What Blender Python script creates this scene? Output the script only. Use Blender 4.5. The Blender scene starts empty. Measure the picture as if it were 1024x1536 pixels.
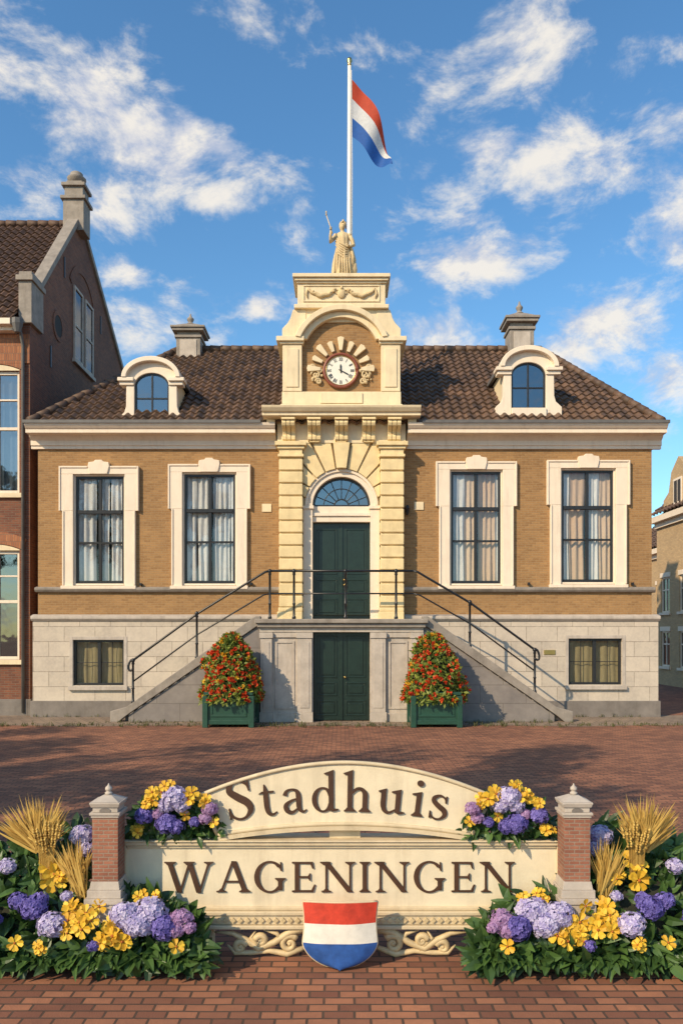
import bpy, bmesh, math, random
from mathutils import Vector, Matrix
random.seed(7)
D=bpy.data; scn=bpy.context.scene
R=random.random
def U(a,b): return random.uniform(a,b)
pi=math.pi
# ---- elevation-drawing helpers (survey of the place: metres from drawing units at depth y) ----
def X(px,y=0.0): return (px-512)*(24+y)/1200
def Z(py,y=0.0): return 2.5+(950-py)*(24+y)/1200

# ================= MATERIALS =================
def nmat(name):
    m=D.materials.new(name); m.use_nodes=True
    nt=m.node_tree; b=nt.nodes['Principled BSDF']
    return m,nt,b
def N(nt,t,**k):
    n=nt.nodes.new(t)
    for a,v in k.items(): setattr(n,a,v)
    return n
def math_(nt,op,a,b=None,c=None):
    n=N(nt,'ShaderNodeMath',operation=op)
    for i,v in enumerate((a,b,c)):
        if v is None: continue
        if isinstance(v,(int,float)): n.inputs[i].default_value=v
        else: nt.links.new(v,n.inputs[i])
    return n.outputs[0]
def mixc(nt,f,a,b,mode='MIX'):
    n=N(nt,'ShaderNodeMix',data_type='RGBA',blend_type=mode)
    for i,v in ((0,f),(6,a),(7,b)):
        if isinstance(v,(int,float)): n.inputs[i].default_value=v
        elif isinstance(v,tuple): n.inputs[i].default_value=(v[0],v[1],v[2],1)
        else: nt.links.new(v,n.inputs[i])
    return n.outputs[2]
def noisef(nt,scale,detail=4,rough=.6,vec=None,dist=0):
    n=N(nt,'ShaderNodeTexNoise'); n.inputs['Scale'].default_value=scale
    n.inputs['Detail'].default_value=detail; n.inputs['Roughness'].default_value=rough; n.inputs['Distortion'].default_value=dist
    if vec is None:
        g=N(nt,'ShaderNodeNewGeometry'); vec=g.outputs['Position']
    nt.links.new(vec,n.inputs['Vector'])
    return n.outputs['Fac']
def ramp(nt,f,a,b):
    n=N(nt,'ShaderNodeMapRange'); nt.links.new(f,n.inputs[0])
    n.inputs[1].default_value=a; n.inputs[2].default_value=b
    return n.outputs[0]
def sc(c,k): return tuple(min(1,x*k) for x in c)
def bump(nt,b,h,strength,dist=.01):
    n=N(nt,'ShaderNodeBump'); n.inputs['Strength'].default_value=strength; n.inputs['Distance'].default_value=dist
    nt.links.new(h,n.inputs['Height']); nt.links.new(n.outputs[0],b.inputs['Normal'])
def m_plain(name,col,rough=.6,var=.15,scale=3,bmp=0.0,bscale=60,metal=0,dirt=0.0):
    m,nt,b=nmat(name)
    f=ramp(nt,noisef(nt,scale,6,.65),.3,.7)
    c=mixc(nt,f,sc(col,1-var),sc(col,1+var))
    if dirt>0:
        mp=N(nt,'ShaderNodeMapping'); g=N(nt,'ShaderNodeNewGeometry'); nt.links.new(g.outputs['Position'],mp.inputs[0])
        mp.inputs['Scale'].default_value=(5,5,.7)
        f2=ramp(nt,noisef(nt,1.2,8,.7,mp.outputs[0]),.5,.8)
        c=mixc(nt,math_(nt,'MULTIPLY',f2,dirt),c,sc((col[0]*.8,col[1]*.72,col[2]*.62),.55))
    nt.links.new(c,b.inputs['Base Color'])
    b.inputs['Roughness'].default_value=rough; b.inputs['Metallic'].default_value=metal
    if bmp: bump(nt,b,noisef(nt,bscale,5,.7),bmp,.01)
    return m
def wallvec(nt):
    g=N(nt,'ShaderNodeNewGeometry')
    p=N(nt,'ShaderNodeSeparateXYZ'); nt.links.new(g.outputs['Position'],p.inputs[0])
    n=N(nt,'ShaderNodeSeparateXYZ'); nt.links.new(g.outputs['True Normal'],n.inputs[0])
    isy=math_(nt,'GREATER_THAN',math_(nt,'ABSOLUTE',n.outputs[1]),.6)
    isz=math_(nt,'GREATER_THAN',math_(nt,'ABSOLUTE',n.outputs[2]),.7)
    k=math_(nt,'MAXIMUM',isy,isz)
    u=math_(nt,'ADD',math_(nt,'MULTIPLY',p.outputs[0],k),math_(nt,'MULTIPLY',p.outputs[1],math_(nt,'SUBTRACT',1,k)))
    v=math_(nt,'ADD',math_(nt,'MULTIPLY',p.outputs[1],isz),math_(nt,'MULTIPLY',p.outputs[2],math_(nt,'SUBTRACT',1,isz)))
    c=N(nt,'ShaderNodeCombineXYZ'); nt.links.new(u,c.inputs[0]); nt.links.new(v,c.inputs[1])
    return c.outputs[0]
def m_brick(name,c1,c2,mortar,bw,bh,ms,rough=.85,bst=.6,var=.3,vscale=.6,third=None,warp=0.0):
    m,nt,b=nmat(name)
    v=wallvec(nt)
    if warp:
        ns=N(nt,'ShaderNodeTexNoise'); ns.inputs['Scale'].default_value=1.3; ns.inputs['Detail'].default_value=3
        nt.links.new(v,ns.inputs['Vector'])
        vm=N(nt,'ShaderNodeVectorMath',operation='SCALE'); nt.links.new(ns.outputs['Color'],vm.inputs[0]); vm.inputs['Scale'].default_value=warp
        va=N(nt,'ShaderNodeVectorMath',operation='ADD'); nt.links.new(v,va.inputs[0]); nt.links.new(vm.outputs[0],va.inputs[1]); v=va.outputs[0]
    t=N(nt,'ShaderNodeTexBrick'); nt.links.new(v,t.inputs['Vector'])
    t.inputs['Scale'].default_value=1; t.inputs['Brick Width'].default_value=bw; t.inputs['Row Height'].default_value=bh
    t.inputs['Mortar Size'].default_value=ms; t.inputs['Mortar Smooth'].default_value=.2; t.inputs['Bias'].default_value=0
    t.inputs['Color1'].default_value=(*c1,1); t.inputs['Color2'].default_value=(*c2,1); t.inputs['Mortar'].default_value=(*mortar,1)
    c=t.outputs['Color']
    f=ramp(nt,noisef(nt,vscale,6,.7),.3,.7)
    c=mixc(nt,1.0,c,mixc(nt,f,(1-var,1-var,1-var*.9),(1,1,1)),'MULTIPLY')
    f2=ramp(nt,noisef(nt,14,3,.6),.35,.75)
    c=mixc(nt,math_(nt,'MULTIPLY',f2,.35),c,third if third else sc(c1,.5))
    nt.links.new(c,b.inputs['Base Color']); b.inputs['Roughness'].default_value=rough
    h=math_(nt,'SUBTRACT',math_(nt,'MULTIPLY',noisef(nt,70,4),.35),t.outputs['Fac'])
    bump(nt,b,h,bst,.012)
    return m
def m_tint(name,c0,c1,rough=.6,transl=0.0,var=.15,bmp=0,spec=.5):
    m,nt,b=nmat(name)
    a=N(nt,'ShaderNodeAttribute',attribute_name='tint')
    c=mixc(nt,a.outputs['Fac'],c0,c1)
    f=ramp(nt,noisef(nt,9,5),.3,.7)
    c=mixc(nt,1.0,c,mixc(nt,f,(1-var,)*3,(1,1,1)),'MULTIPLY')
    nt.links.new(c,b.inputs['Base Color']); b.inputs['Roughness'].default_value=rough
    b.inputs['Specular IOR Level'].default_value=spec
    if bmp: bump(nt,b,noisef(nt,50,4),bmp,.01)
    if transl:
        tr=N(nt,'ShaderNodeBsdfTranslucent'); nt.links.new(c,tr.inputs[0])
        mx=N(nt,'ShaderNodeMixShader'); mx.inputs[0].default_value=transl
        nt.links.new(b.outputs[0],mx.inputs[1]); nt.links.new(tr.outputs[0],mx.inputs[2])
        nt.links.new(mx.outputs[0],nt.nodes['Material Output'].inputs[0])
    return m
def m_glass(name,refl=.22,tint=(.75,.82,.85)):
    m,nt,b=nmat(name); nt.nodes.remove(b)
    g=N(nt,'ShaderNodeBsdfGlossy'); g.inputs['Roughness'].default_value=.03; g.inputs['Color'].default_value=(.9,.95,1,1)
    t=N(nt,'ShaderNodeBsdfTransparent'); t.inputs[0].default_value=(*tint,1)
    bp=N(nt,'ShaderNodeBump'); bp.inputs['Strength'].default_value=.08; bp.inputs['Distance'].default_value=.05
    nt.links.new(noisef(nt,1.5,2),bp.inputs['Height']); nt.links.new(bp.outputs[0],g.inputs['Normal'])
    mx=N(nt,'ShaderNodeMixShader'); mx.inputs[0].default_value=refl
    nt.links.new(t.outputs[0],mx.inputs[1]); nt.links.new(g.outputs[0],mx.inputs[2])
    nt.links.new(mx.outputs[0],nt.nodes['Material Output'].inputs[0])
    return m

M={}
M['brick']=m_brick('yellow_brick',(.41,.225,.085),(.28,.145,.052),(.36,.23,.115),.22,.068,.009,bst=.6,var=.30,third=(.46,.28,.12))
M['redbrick']=m_brick('red_brick',(.30,.105,.05),(.18,.062,.036),(.22,.15,.10),.22,.07,.009,var=.45,third=(.13,.05,.03))
M['orangebrick']=m_brick('orange_brick',(.48,.19,.08),(.34,.12,.055),(.24,.15,.10),.07,.22,.008,var=.3)
M['cream']=m_plain('cream_stone',(.74,.61,.40),.75,.10,2.2,.25,45,dirt=.45)
M['yellowstone']=m_plain('yellow_sandstone',(.75,.59,.32),.75,.13,3,.3,45,dirt=.35)
M['white']=m_plain('white_plaster',(.78,.66,.52),.7,.06,2,.12,50,dirt=.35)
M['ashlar']=m_brick('ashlar_stone',(.64,.55,.44),(.52,.45,.36),(.27,.22,.17),.92,.45,.009,bst=.4,var=.3,vscale=1.1,third=(.68,.58,.46))
M['greystone']=m_plain('grey_stone',(.27,.235,.20),.8,.25,3,.4,40,dirt=.5)
M['stairstone']=m_brick('stair_stone',(.30,.265,.235),(.25,.22,.20),(.15,.13,.11),1.3,.52,.008,bst=.3,var=.4,vscale=1.5,third=(.20,.18,.16))
M['landing']=m_plain('landing_stone',(.46,.40,.34),.75,.18,3,.3,40,dirt=.6)
M['plinth']=m_plain('plinth_stone',(.19,.165,.145),.8,.25,2,.4,40,dirt=.4)
M['black']=m_plain('black_paint',(.018,.018,.02),.35,.2,8)
M['iron']=m_plain('wrought_iron',(.012,.013,.016),.35,.2,20)
M['green']=m_plain('dark_green_paint',(.010,.024,.018),.32,.25,6,.05,20)
M['boxgreen']=m_plain('planter_green_paint',(.016,.062,.040),.4,.2,7,.1,30)
M['brass']=m_plain('brass',(.6,.42,.15),.3,.1,5,metal=1)
M['glass']=m_glass('window_glass',.07,(.92,.95,.96))
M['darkglass']=m_glass('dark_glass',.20,(.30,.35,.40))
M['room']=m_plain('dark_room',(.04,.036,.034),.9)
M['curtain_w']=m_tint('sheer_curtain',(.62,.60,.58),(.85,.82,.78),.9,.2)
M['curtain_b']=m_tint('beige_curtain',(.60,.38,.24),(.78,.58,.40),.9,.2)
M['curtain_g']=m_tint('basement_blind',(.30,.24,.12),(.42,.34,.18),.9,.2)
M['tile']=m_tint('roof_tile',(.06,.038,.027),(.20,.115,.068),.65,0,.35,.4)
M['tile2']=m_tint('brown_roof_tile',(.065,.035,.022),(.15,.08,.046),.7,0,.35,.4)
M['lead']=m_plain('lead_sheet',(.12,.115,.11),.6,.2,4)
M['statue']=m_plain('statue_stone',(.60,.46,.26),.8,.2,5,.5,30,dirt=.5)
M['pole']=m_plain('white_pole_paint',(.78,.74,.66),.4,.05,5)
M['fred']=m_tint('flag_red',(.50,.03,.02),(.72,.12,.03),.7,.35)
M['fwhite']=m_tint('flag_white',(.75,.74,.72),(.82,.8,.78),.7,.35)
M['fblue']=m_tint('flag_blue',(.02,.11,.40),(.03,.16,.55),.7,.35)
M['clockface']=m_plain('clock_face',(.78,.74,.64),.5,.05,5)
M['clockrim']=m_plain('clock_rim',(.22,.06,.03),.4,.2,9)
M['ground']=m_brick('clinker_paving',(.50,.21,.105),(.22,.085,.05),(.085,.055,.035),.205,.1,.009,.85,1.0,.5,.5,third=(.20,.09,.055),warp=.03)
M['pave']=m_brick('pavement_stone',(.34,.25,.17),(.25,.185,.13),(.08,.065,.05),.30,.3,.012,.85,.6,.35,.8,third=(.20,.15,.11))
M['grass']=m_tint('grass_blades',(.05,.075,.02),(.18,.17,.055),.7,.3)
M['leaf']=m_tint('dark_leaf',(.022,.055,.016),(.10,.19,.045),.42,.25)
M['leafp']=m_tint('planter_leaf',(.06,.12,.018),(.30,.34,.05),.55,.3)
M['redfl']=m_tint('red_blossom',(.62,.035,.015),(.85,.14,.03),.6,.25)
M['yelfl']=m_tint('yellow_petal',(.66,.33,.015),(.86,.58,.05),.6,.15)
M['lav']=m_tint('lavender_petal',(.36,.30,.60),(.70,.64,.82),.6,.2)
M['pur']=m_tint('purple_petal',(.08,.06,.30),(.25,.20,.60),.6,.2)
M['pink']=m_tint('mauve_petal',(.35,.18,.38),(.52,.34,.60),.6,.2)
M['orange']=m_plain('flower_centre',(.38,.10,.01),.7,.2,30)
M['wheat']=m_tint('wheat_straw',(.40,.23,.045),(.80,.55,.15),.6,.2)
M['soil']=m_plain('soil',(.02,.022,.012),.95,.4,8,.5,30)
M['signcream']=m_plain('sign_stone',(.72,.62,.44),.65,.10,4,.25,60,dirt=.45)
M['signedge']=m_plain('sign_edge_stone',(.60,.49,.32),.65,.14,5,.25,60,dirt=.5)
M['gold']=m_plain('carved_scroll',(.56,.43,.24),.55,.2,12,.2,50)
M['letter']=m_plain('brown_letter',(.065,.030,.016),.45,.25,15)
M['shred']=m_plain('shield_red',(.55,.05,.025),.5,.25,14,.3,40)
M['shwhite']=m_plain('shield_white',(.74,.70,.62),.5,.1,14,.3,40)
M['shblue']=m_plain('shield_blue',(.022,.085,.30),.5,.28,14,.3,40)
M['pillarbrick']=m_brick('small_brick',(.42,.17,.10),(.28,.10,.06),(.34,.26,.19),.075,.028,.004,bst=.7,var=.3,vscale=4)
M['bark']=m_plain('bark',(.09,.065,.045),.9,.35,12,.8,20)
M['treeleaf']=m_tint('tree_leaf',(.03,.06,.012),(.10,.14,.03),.6,.3)
M['farbrick']=m_brick('sand_brick',(.62,.43,.22),(.50,.34,.18),(.45,.34,.22),.22,.07,.008,var=.2)

# ================= GEOMETRY COLLECTOR =================
def empty(name):
    e=D.objects.new(name,None); scn.collection.objects.link(e); e.empty_display_size=.3; return e
class Part:
    def __init__(s,name,mat,parent=None,bevel=0,fix=True):
        s.name=name;s.mat=mat;s.parent=parent;s.bevel=bevel;s.fix=fix
        s.v=[];s.f=[];s.sm=[];s.t=[];s.tint=.5
    def add(s,vs,fs,smooth=False,tint=None):
        o=len(s.v)
        s.v.extend([tuple(v) for v in vs])
        t=s.tint if tint is None else tint
        for f in fs:
            s.f.append(tuple(i+o for i in f)); s.sm.append(smooth); s.t.append(t)
    def box(s,x0,x1,y0,y1,z0,z1,tint=None):
        vs=[(x,y,z) for x in (x0,x1) for y in (y0,y1) for z in (z0,z1)]
        s.add(vs,[(0,1,3,2),(4,6,7,5),(0,4,5,1),(2,3,7,6),(0,2,6,4),(1,5,7,3)],tint=tint)
    def prism(s,poly,a,b,axis='y',smooth=False):
        n=len(poly)
        def mk(p,q): return (p[0],q,p[1]) if axis=='y' else ((q,p[0],p[1]) if axis=='x' else (p[0],p[1],q))
        vs=[mk(p,a) for p in poly]+[mk(p,b) for p in poly]
        fs=[tuple(range(n)),tuple(range(2*n-1,n-1,-1))]
        s.add(vs,fs); o=len(s.v)-2*n
        for i in range(n):
            j=(i+1)%n
            s.f.append((o+i,o+j,o+n+j,o+n+i)); s.sm.append(smooth); s.t.append(s.tint)
    def strip(s,L,Rr,a,b):
        n=len(L)
        vs=[(p[0],a,p[1]) for p in L]+[(p[0],a,p[1]) for p in Rr]+[(p[0],b,p[1]) for p in L]+[(p[0],b,p[1]) for p in Rr]
        fs=[]
        for i in range(n-1):
            fs+= [(i,i+1,n+i+1,n+i),(2*n+i,3*n+i,3*n+i+1,2*n+i+1),(i,2*n+i,2*n+i+1,i+1),(n+i,n+i+1,3*n+i+1,3*n+i)]
        fs+=[(0,n,3*n,2*n),(n-1,3*n-1,4*n-1,2*n-1)]
        s.add(vs,fs)
    def lathe(s,cx,cy,prof,seg=16,smooth=True,sq=False):
        vs=[];fs=[]
        for r,z in prof:
            for k in range(seg):
                a=2*pi*k/seg+(pi/4 if sq else 0)
                vs.append((cx+r*math.cos(a),cy+r*math.sin(a),z))
        for i in range(len(prof)-1):
            for k in range(seg):
                k2=(k+1)%seg
                fs.append((i*seg+k,i*seg+k2,(i+1)*seg+k2,(i+1)*seg+k))
        fs.append(tuple(range(seg-1,-1,-1))); fs.append(tuple((len(prof)-1)*seg+k for k in range(seg)))
        s.add(vs,fs,smooth)
    def tube(s,pts,r,seg=8,smooth=True,flat=1.0):
        pts=[Vector(p) for p in pts]; n=len(pts)
        rs=r if isinstance(r,(list,tuple)) else [r]*n
        vs=[];fs=[]; up=None
        for i,p in enumerate(pts):
            d=(pts[min(i+1,n-1)]-pts[max(i-1,0)])
            if d.length<1e-9: d=Vector((0,0,1))
            d.normalize()
            if up is None: up=Vector((0,1,0)) if abs(d.y)<.9 else Vector((1,0,0))
            a=d.cross(up)
            if a.length<1e-6: a=d.cross(Vector((1,0,0)))
            a.normalize(); b=a.cross(d).normalized(); up=b
            for k in range(seg):
                t=2*pi*k/seg
                vs.append(p+a*rs[i]*math.cos(t)+b*rs[i]*flat*math.sin(t))
        for i in range(n-1):
            for k in range(seg):
                k2=(k+1)%seg
                fs.append((i*seg+k,i*seg+k2,(i+1)*seg+k2,(i+1)*seg+k))
        fs.append(tuple(range(seg-1,-1,-1))); fs.append(tuple((n-1)*seg+k for k in range(seg)))
        s.add(vs,fs,smooth)
    def ball(s,c,r,seg=12,rings=8,lump=0,tint=None):
        if not isinstance(r,(list,tuple)): r=(r,r,r)
        vs=[(c[0],c[1],c[2]-r[2])];fs=[]
        for i in range(1,rings):
            ph=-pi/2+pi*i/rings
            for k in range(seg):
                a=2*pi*k/seg; q=1+U(-lump,lump)
                vs.append((c[0]+r[0]*q*math.cos(ph)*math.cos(a),c[1]+r[1]*q*math.cos(ph)*math.sin(a),c[2]+r[2]*q*math.sin(ph)))
        vs.append((c[0],c[1],c[2]+r[2])); top=len(vs)-1
        for k in range(seg):
            k2=(k+1)%seg
            fs.append((0,1+k2,1+k)); fs.append((top,top-seg+k,top-seg+k2))
            for i in range(rings-2):
                fs.append((1+i*seg+k,1+i*seg+k2,1+(i+1)*seg+k2,1+(i+1)*seg+k))
        s.add(vs,fs,True,tint)
    def done(s):
        me=D.meshes.new(s.name); me.from_pydata(s.v,[],s.f)
        at=me.attributes.new('tint','FLOAT','FACE'); at.data.foreach_set('value',s.t)
        me.polygons.foreach_set('use_smooth',s.sm)
        me.update()
        if s.fix:
            bm=bmesh.new(); bm.from_mesh(me); bmesh.ops.recalc_face_normals(bm,faces=bm.faces); bm.to_mesh(me); bm.free()
        me.materials.append(M[s.mat] if isinstance(s.mat,str) else s.mat)
        ob=D.objects.new(s.name,me); scn.collection.objects.link(ob)
        if s.parent: ob.parent=s.parent
        if s.bevel:
            b=ob.modifiers.new('bevel','BEVEL'); b.width=s.bevel; b.segments=2; b.limit_method='ANGLE'; b.angle_limit=math.radians(40)
        return ob
def wall_open(p,x0,x1,z0,z1,y,ops,dep,axis='y'):
    xs=sorted({x0,x1}|{o[0] for o in ops}|{o[1] for o in ops}); zs=sorted({z0,z1}|{o[2] for o in ops}|{o[3] for o in ops})
    def mk(a,b,c): return (a,b,c) if axis=='y' else (b,a,c)
    for i in range(len(xs)-1):
        for j in range(len(zs)-1):
            cx=(xs[i]+xs[i+1])/2; cz=(zs[j]+zs[j+1])/2
            if any(o[0]<cx<o[1] and o[2]<cz<o[3] for o in ops): continue
            p.add([mk(xs[i],y,zs[j]),mk(xs[i+1],y,zs[j]),mk(xs[i+1],y,zs[j+1]),mk(xs[i],y,zs[j+1])],[(0,1,2,3)])
    for a,b,c,d in [o[:4] for o in ops]:
        for q in (((a,c),(a,d)),((b,d),(b,c)),((b,c),(a,c)),((a,d),(b,d))):
            (ax,az),(bx,bz)=q
            p.add([mk(ax,y,az),mk(bx,y,bz),mk(bx,y+dep,bz),mk(ax,y+dep,az)],[(0,1,2,3)])
def arc(cx,cz,r,a0,a1,n,rz=None):
    rz=r if rz is None else rz
    return [(cx+r*math.cos(math.radians(a0+(a1-a0)*i/n)),cz+rz*math.sin(math.radians(a0+(a1-a0)*i/n))) for i in range(n+1)]

# ================= TOWN HALL =================
TH=empty('town_hall')
XL,XR=-9.1,9.3
wins=[(X(111),X(188),Z(878),Z(712)),(X(274),X(355),Z(878),Z(709)),(X(674),X(753),Z(878),Z(705)),(X(840),X(922),Z(876),Z(703))]
w=Part('brick_walls','brick',TH,fix=False)
wall_open(w,XL,XR,3.05,8.1,0,wins+[(-1.13,1.13,3.051,7.5)],.22)
w.add([(XR,0,3.05),(XR,10,3.05),(XR,10,8.1),(XR,0,8.1)],[(0,1,2,3)])
w.add([(XL,10,3.05),(XL,0,3.05),(XL,0,8.1),(XL,10,8.1)],[(0,1,2,3)])
w.add([(XR,10,0),(XL,10,0),(XL,10,8.1),(XR,10,8.1)],[(0,1,2,3)])
w.done()
bw=[(X(111),X(187),Z(1028),Z(960)),(X(851),X(931),Z(1027),Z(958))]
a=Part('basement_walls','ashlar',TH,fix=False)
bx0,bx1=XL-.12,XR+.16
wall_open(a,bx0,bx1,.48,2.86,-.1,bw+[(-2.2,2.2,.481,2.859)],.25)
a.add([(bx1,-.1,.48),(bx1,10.1,.48),(bx1,10.1,2.86),(bx1,-.1,2.86)],[(0,1,2,3)])
a.add([(bx0,10.1,.48),(bx0,-.1,.48),(bx0,-.1,2.86),(bx0,10.1,2.86)],[(0,1,2,3)])
a.done()
p=Part('plinth','plinth',TH,.015)
p.box(bx0-.05,-2.2,-.17,10.1,-.1,.48); p.box(2.2,bx1+.05,-.17,10.1,-.1,.48); p.done()
s1=Part('string_courses','greystone',TH,.008)
for (q0,q1) in ((XL-.06,-1.86),(1.86,XR+.06)):
    s1.prism([(0.02,3.72),(-.1,3.74),(-.14,3.80),(-.14,3.86),(0.02,3.90)],q0,q1,'x')
s1.box(XR-.01,XR+.1,-.05,10,3.72,3.88)
s1.done()
s2=Part('basement_coping','landing',TH,.01)
for (q0,q1) in ((bx0-.04,-1.88),(1.88,bx1+.04)):
    s2.prism([(0.02,2.86),(-.13,2.862),(-.19,2.93),(-.19,3.01),(0.02,3.07)],q0,q1,'x')
s2.box(bx1-.05,bx1+.06,-.1,10,2.87,3.0); s2.done()
# main cornice
cp=[(0.05,8.02),(-.07,8.02),(-.07,8.10),(-.11,8.12),(-.11,8.26),(-.16,8.30),(-.22,8.35),(-.24,8.39),(-.5,8.40),(-.5,8.51),(-.54,8.53),(-.60,8.60),(-.62,8.67),(-.3,8.69),(0.05,8.69)]
c=Part('cornice','white',TH)
CL,CR=-9.28,9.56
for q0,q1 in ((CL,-1.95),(1.95,CR)): c.prism(cp,q0,q1,'x')
c.prism([(XR-.05,8.03),(XR+.07,8.03),(XR+.11,8.25),(XR+.2,8.36),(XR+.2,8.50),(XR+.24,8.66),(XR-.05,8.66)],-.05,10.3,'y')
c.done()
g=Part('gutter','lead',TH)
for q0,q1 in ((CL-.03,-2.36),(2.36,CR+.03)): g.prism([(-.66,8.65),(-.66,8.74),(-.62,8.74),(-.60,8.695),(-.40,8.695),(-.40,8.65)],q0,q1,'x')
g.done()

# windows
fr=Part('window_frames','black',TH,.006); gl=Part('window_glass','glass',TH,fix=False); rm=Part('rooms','room',TH)
sur=Part('window_surrounds','white',TH,.012); cw=Part('sheer_curtains','curtain_w',TH,fix=False); cb=Part('beige_curtains','curtain_b',TH,fix=False); cgn=Part('basement_blinds','curtain_g',TH,fix=False)
wl=Part('white_window_linings','white',TH,.004); bsr=Part('basement_window_surrounds','landing',TH,.008)
def curtain(P,x0,x1,z0,z1,y,folds,amp=.05):
    n=max(12,int(folds*8)); vs=[];fs=[]; ph=U(0,6)
    for j in range(7):
        z=z0+(z1-z0)*j/6
        for i in range(n+1):
            u=i/n; xx=x0+(x1-x0)*u
            yy=y+amp*math.sin(2*pi*folds*u+ph+.5*math.sin(3*u+ph)+.25*math.sin(j*.8))*(1-.3*j/6)+.015*math.sin(17*u+j)
            vs.append((xx+.01*math.sin(j+9*u),yy,z))
    for j in range(6):
        for i in range(n):
            fs.append((j*(n+1)+i,j*(n+1)+i+1,(j+1)*(n+1)+i+1,(j+1)*(n+1)+i))
    P.add(vs,fs,True,tint=U(.3,.9))
for k,(a0,a1,b0,b1) in enumerate(wins):
    W=a1-a0;H=b1-b0; cx=(a0+a1)/2
    o=.32; y0,y1=-.09,.02
    zt=b1; ear=1.1; tp_=.24
    sur.box(a0-o,a0,y0,y1,b0-.02,zt-ear); sur.box(a1,a1+o,y0,y1,b0-.02,zt-ear)
    sur.box(a0-o-.1,a0,y0-.004,y1,zt-ear,zt); sur.box(a1,a1+o+.1,y0-.004,y1,zt-ear,zt)
    sur.box(a0-o-.1,cx-.26,y0-.004,y1,zt,zt+tp_); sur.box(cx+.26,a1+o+.1,y0-.004,y1,zt,zt+tp_)
    sur.prism([(cx-.26,zt),(cx+.26,zt),(cx+.32,zt+tp_),(cx+.3,zt+.35),(cx+.14,zt+.37),(cx+.1,zt+.42),(cx-.1,zt+.42),(cx-.14,zt+.37),(cx-.3,zt+.35),(cx-.32,zt+tp_)],y0-.05,y1)
    sur.box(a0-o,a0-o+.05,y0-.03,y0,b0,zt-ear); sur.box(a1+o-.05,a1+o,y0-.03,y0,b0,zt-ear)
    sur.box(a0-o-.1,a0-o-.05,y0-.034,y0-.004,zt-ear,zt+tp_); sur.box(a1+o+.05,a1+o+.1,y0-.034,y0-.004,zt-ear,zt+tp_)
    sur.box(a0-o-.05,cx-.34,y0-.034,y0-.004,zt+tp_-.055,zt+tp_); sur.box(cx+.34,a1+o+.05,y0-.034,y0-.004,zt+tp_-.055,zt+tp_)
    sur.box(a0-o-.03,a1+o+.03,-.16,y1,b0-.12,b0-.02)
    wl.box(a0,a0+.045,.0,.2,b0,b1);wl.box(a1-.045,a1,.0,.2,b0,b1);wl.box(a0+.045,a1-.045,.0,.2,b1-.045,b1);wl.box(a0+.045,a1-.045,-.02,.2,b0,b0+.05)
    A0,A1,B0,B1=a0+.045,a1-.045,b0+.05,b1-.045
    yf0,yf1=.05,.12; t=.07
    fr.box(A0,A0+t,yf0,yf1,B0,B1);fr.box(A1-t,A1,yf0,yf1,B0,B1);fr.box(A0+t,A1-t,yf0,yf1,B1-t,B1);fr.box(A0+t,A1-t,yf0,yf1,B0,B0+t+.02)
    z2=b0+H*.385; z1=b0+H*.665
    fr.box(A0+t,A1-t,yf0-.03,yf1,z1-.06,z1+.05)
    fr.box(A0+t,A1-t,yf0+.005,yf1-.01,z2-.03,z2+.03)
    for (q0,q1) in ((B0+t+.02,z2-.03),(z2+.03,z1-.06),(z1+.05,B1-t)):
        fr.box(cx-.045,cx+.045,yf0-.008,yf1,q0,q1)
    gl.add([(A0,.09,B0),(A1,.09,B0),(A1,.09,B1),(A0,.09,B1)],[(0,1,2,3)])
    rm.box(a0-.3,a1+.3,1.4,1.5,b0-.3,b1+.3); rm.box(a0-.3,a0-.25,.25,1.4,b0-.3,b1+.3); rm.box(a1+.25,a1+.3,.25,1.4,b0-.3,b1+.3); rm.box(a0-.25,a1+.25,.25,1.4,b0-.3,b0-.25);rm.box(a0-.25,a1+.25,.25,1.4,b1+.25,b1+.3)
    if k==0: segs=[(.0,.40,'w',3),(.46,.66,'w',2),(.70,1,'w',3)]
    elif k==1: segs=[(0,.24,'w',2),(.26,.52,'w',2.5),(.55,.86,'w',3.5),(.88,1,'w',1)]
    elif k==2: segs=[(0,.30,'w',3),(.26,.54,'b',2.5),(.56,.92,'b',3.5),(.88,1,'w',1)]
    else: segs=[(0,.18,'w',2),(.14,.48,'b',3),(.5,.74,'w',3),(.72,1,'b',3)]
    for (u0,u1,t_,fo) in segs:
        curtain(cw if t_=='w' else cb,a0+W*u0,a0+W*u1,b0,b1,.18+(.05 if t_=='b' else 0),fo,.035)
for (a0,a1,b0,b1) in bw:
    W=a1-a0; cx=(a0+a1)/2
    t=.07
    fr.box(a0,a0+t,0,.08,b0,b1);fr.box(a1-t,a1,0,.08,b0,b1);fr.box(a0+t,a1-t,0,.08,b1-t,b1);fr.box(a0+t,a1-t,0,.08,b0,b0+t)
    fr.box(cx-.05,cx+.05,-.01,.08,b0+t,b1-t)
    for s_ in (-1,1):
        xm=cx+s_*W*.25; fr.box(xm-.01,xm+.01,.03,.05,b0+t,b1-t)
        h=(b1-b0)/2+b0
        fr.box(min(cx+s_*.05,cx+s_*(W/2-t)),max(cx+s_*.05,cx+s_*(W/2-t)),.032,.048,h-.01,h+.01)
    gl.add([(a0,.045,b0),(a1,.045,b0),(a1,.045,b1),(a0,.045,b1)],[(0,1,2,3)])
    rm.box(a0-.2,a1+.2,.9,1,b0-.2,b1+.2)
    curtain(cgn,a0,a1,b0,b1,.16,6,.02)
    bsr.box(a0-.12,a1+.12,-.2,-.101,b0-.14,b0-.02)
    bsr.box(a0-.1,a0,-.115,-.101,b0-.02,b1+.10);bsr.box(a1,a1+.10,-.115,-.101,b0-.02,b1+.10);bsr.box(a0,a1,-.115,-.101,b1,b1+.10)
for q in (fr,gl,rm,sur,cw,cb,wl,cgn,bsr): q.done()

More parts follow.
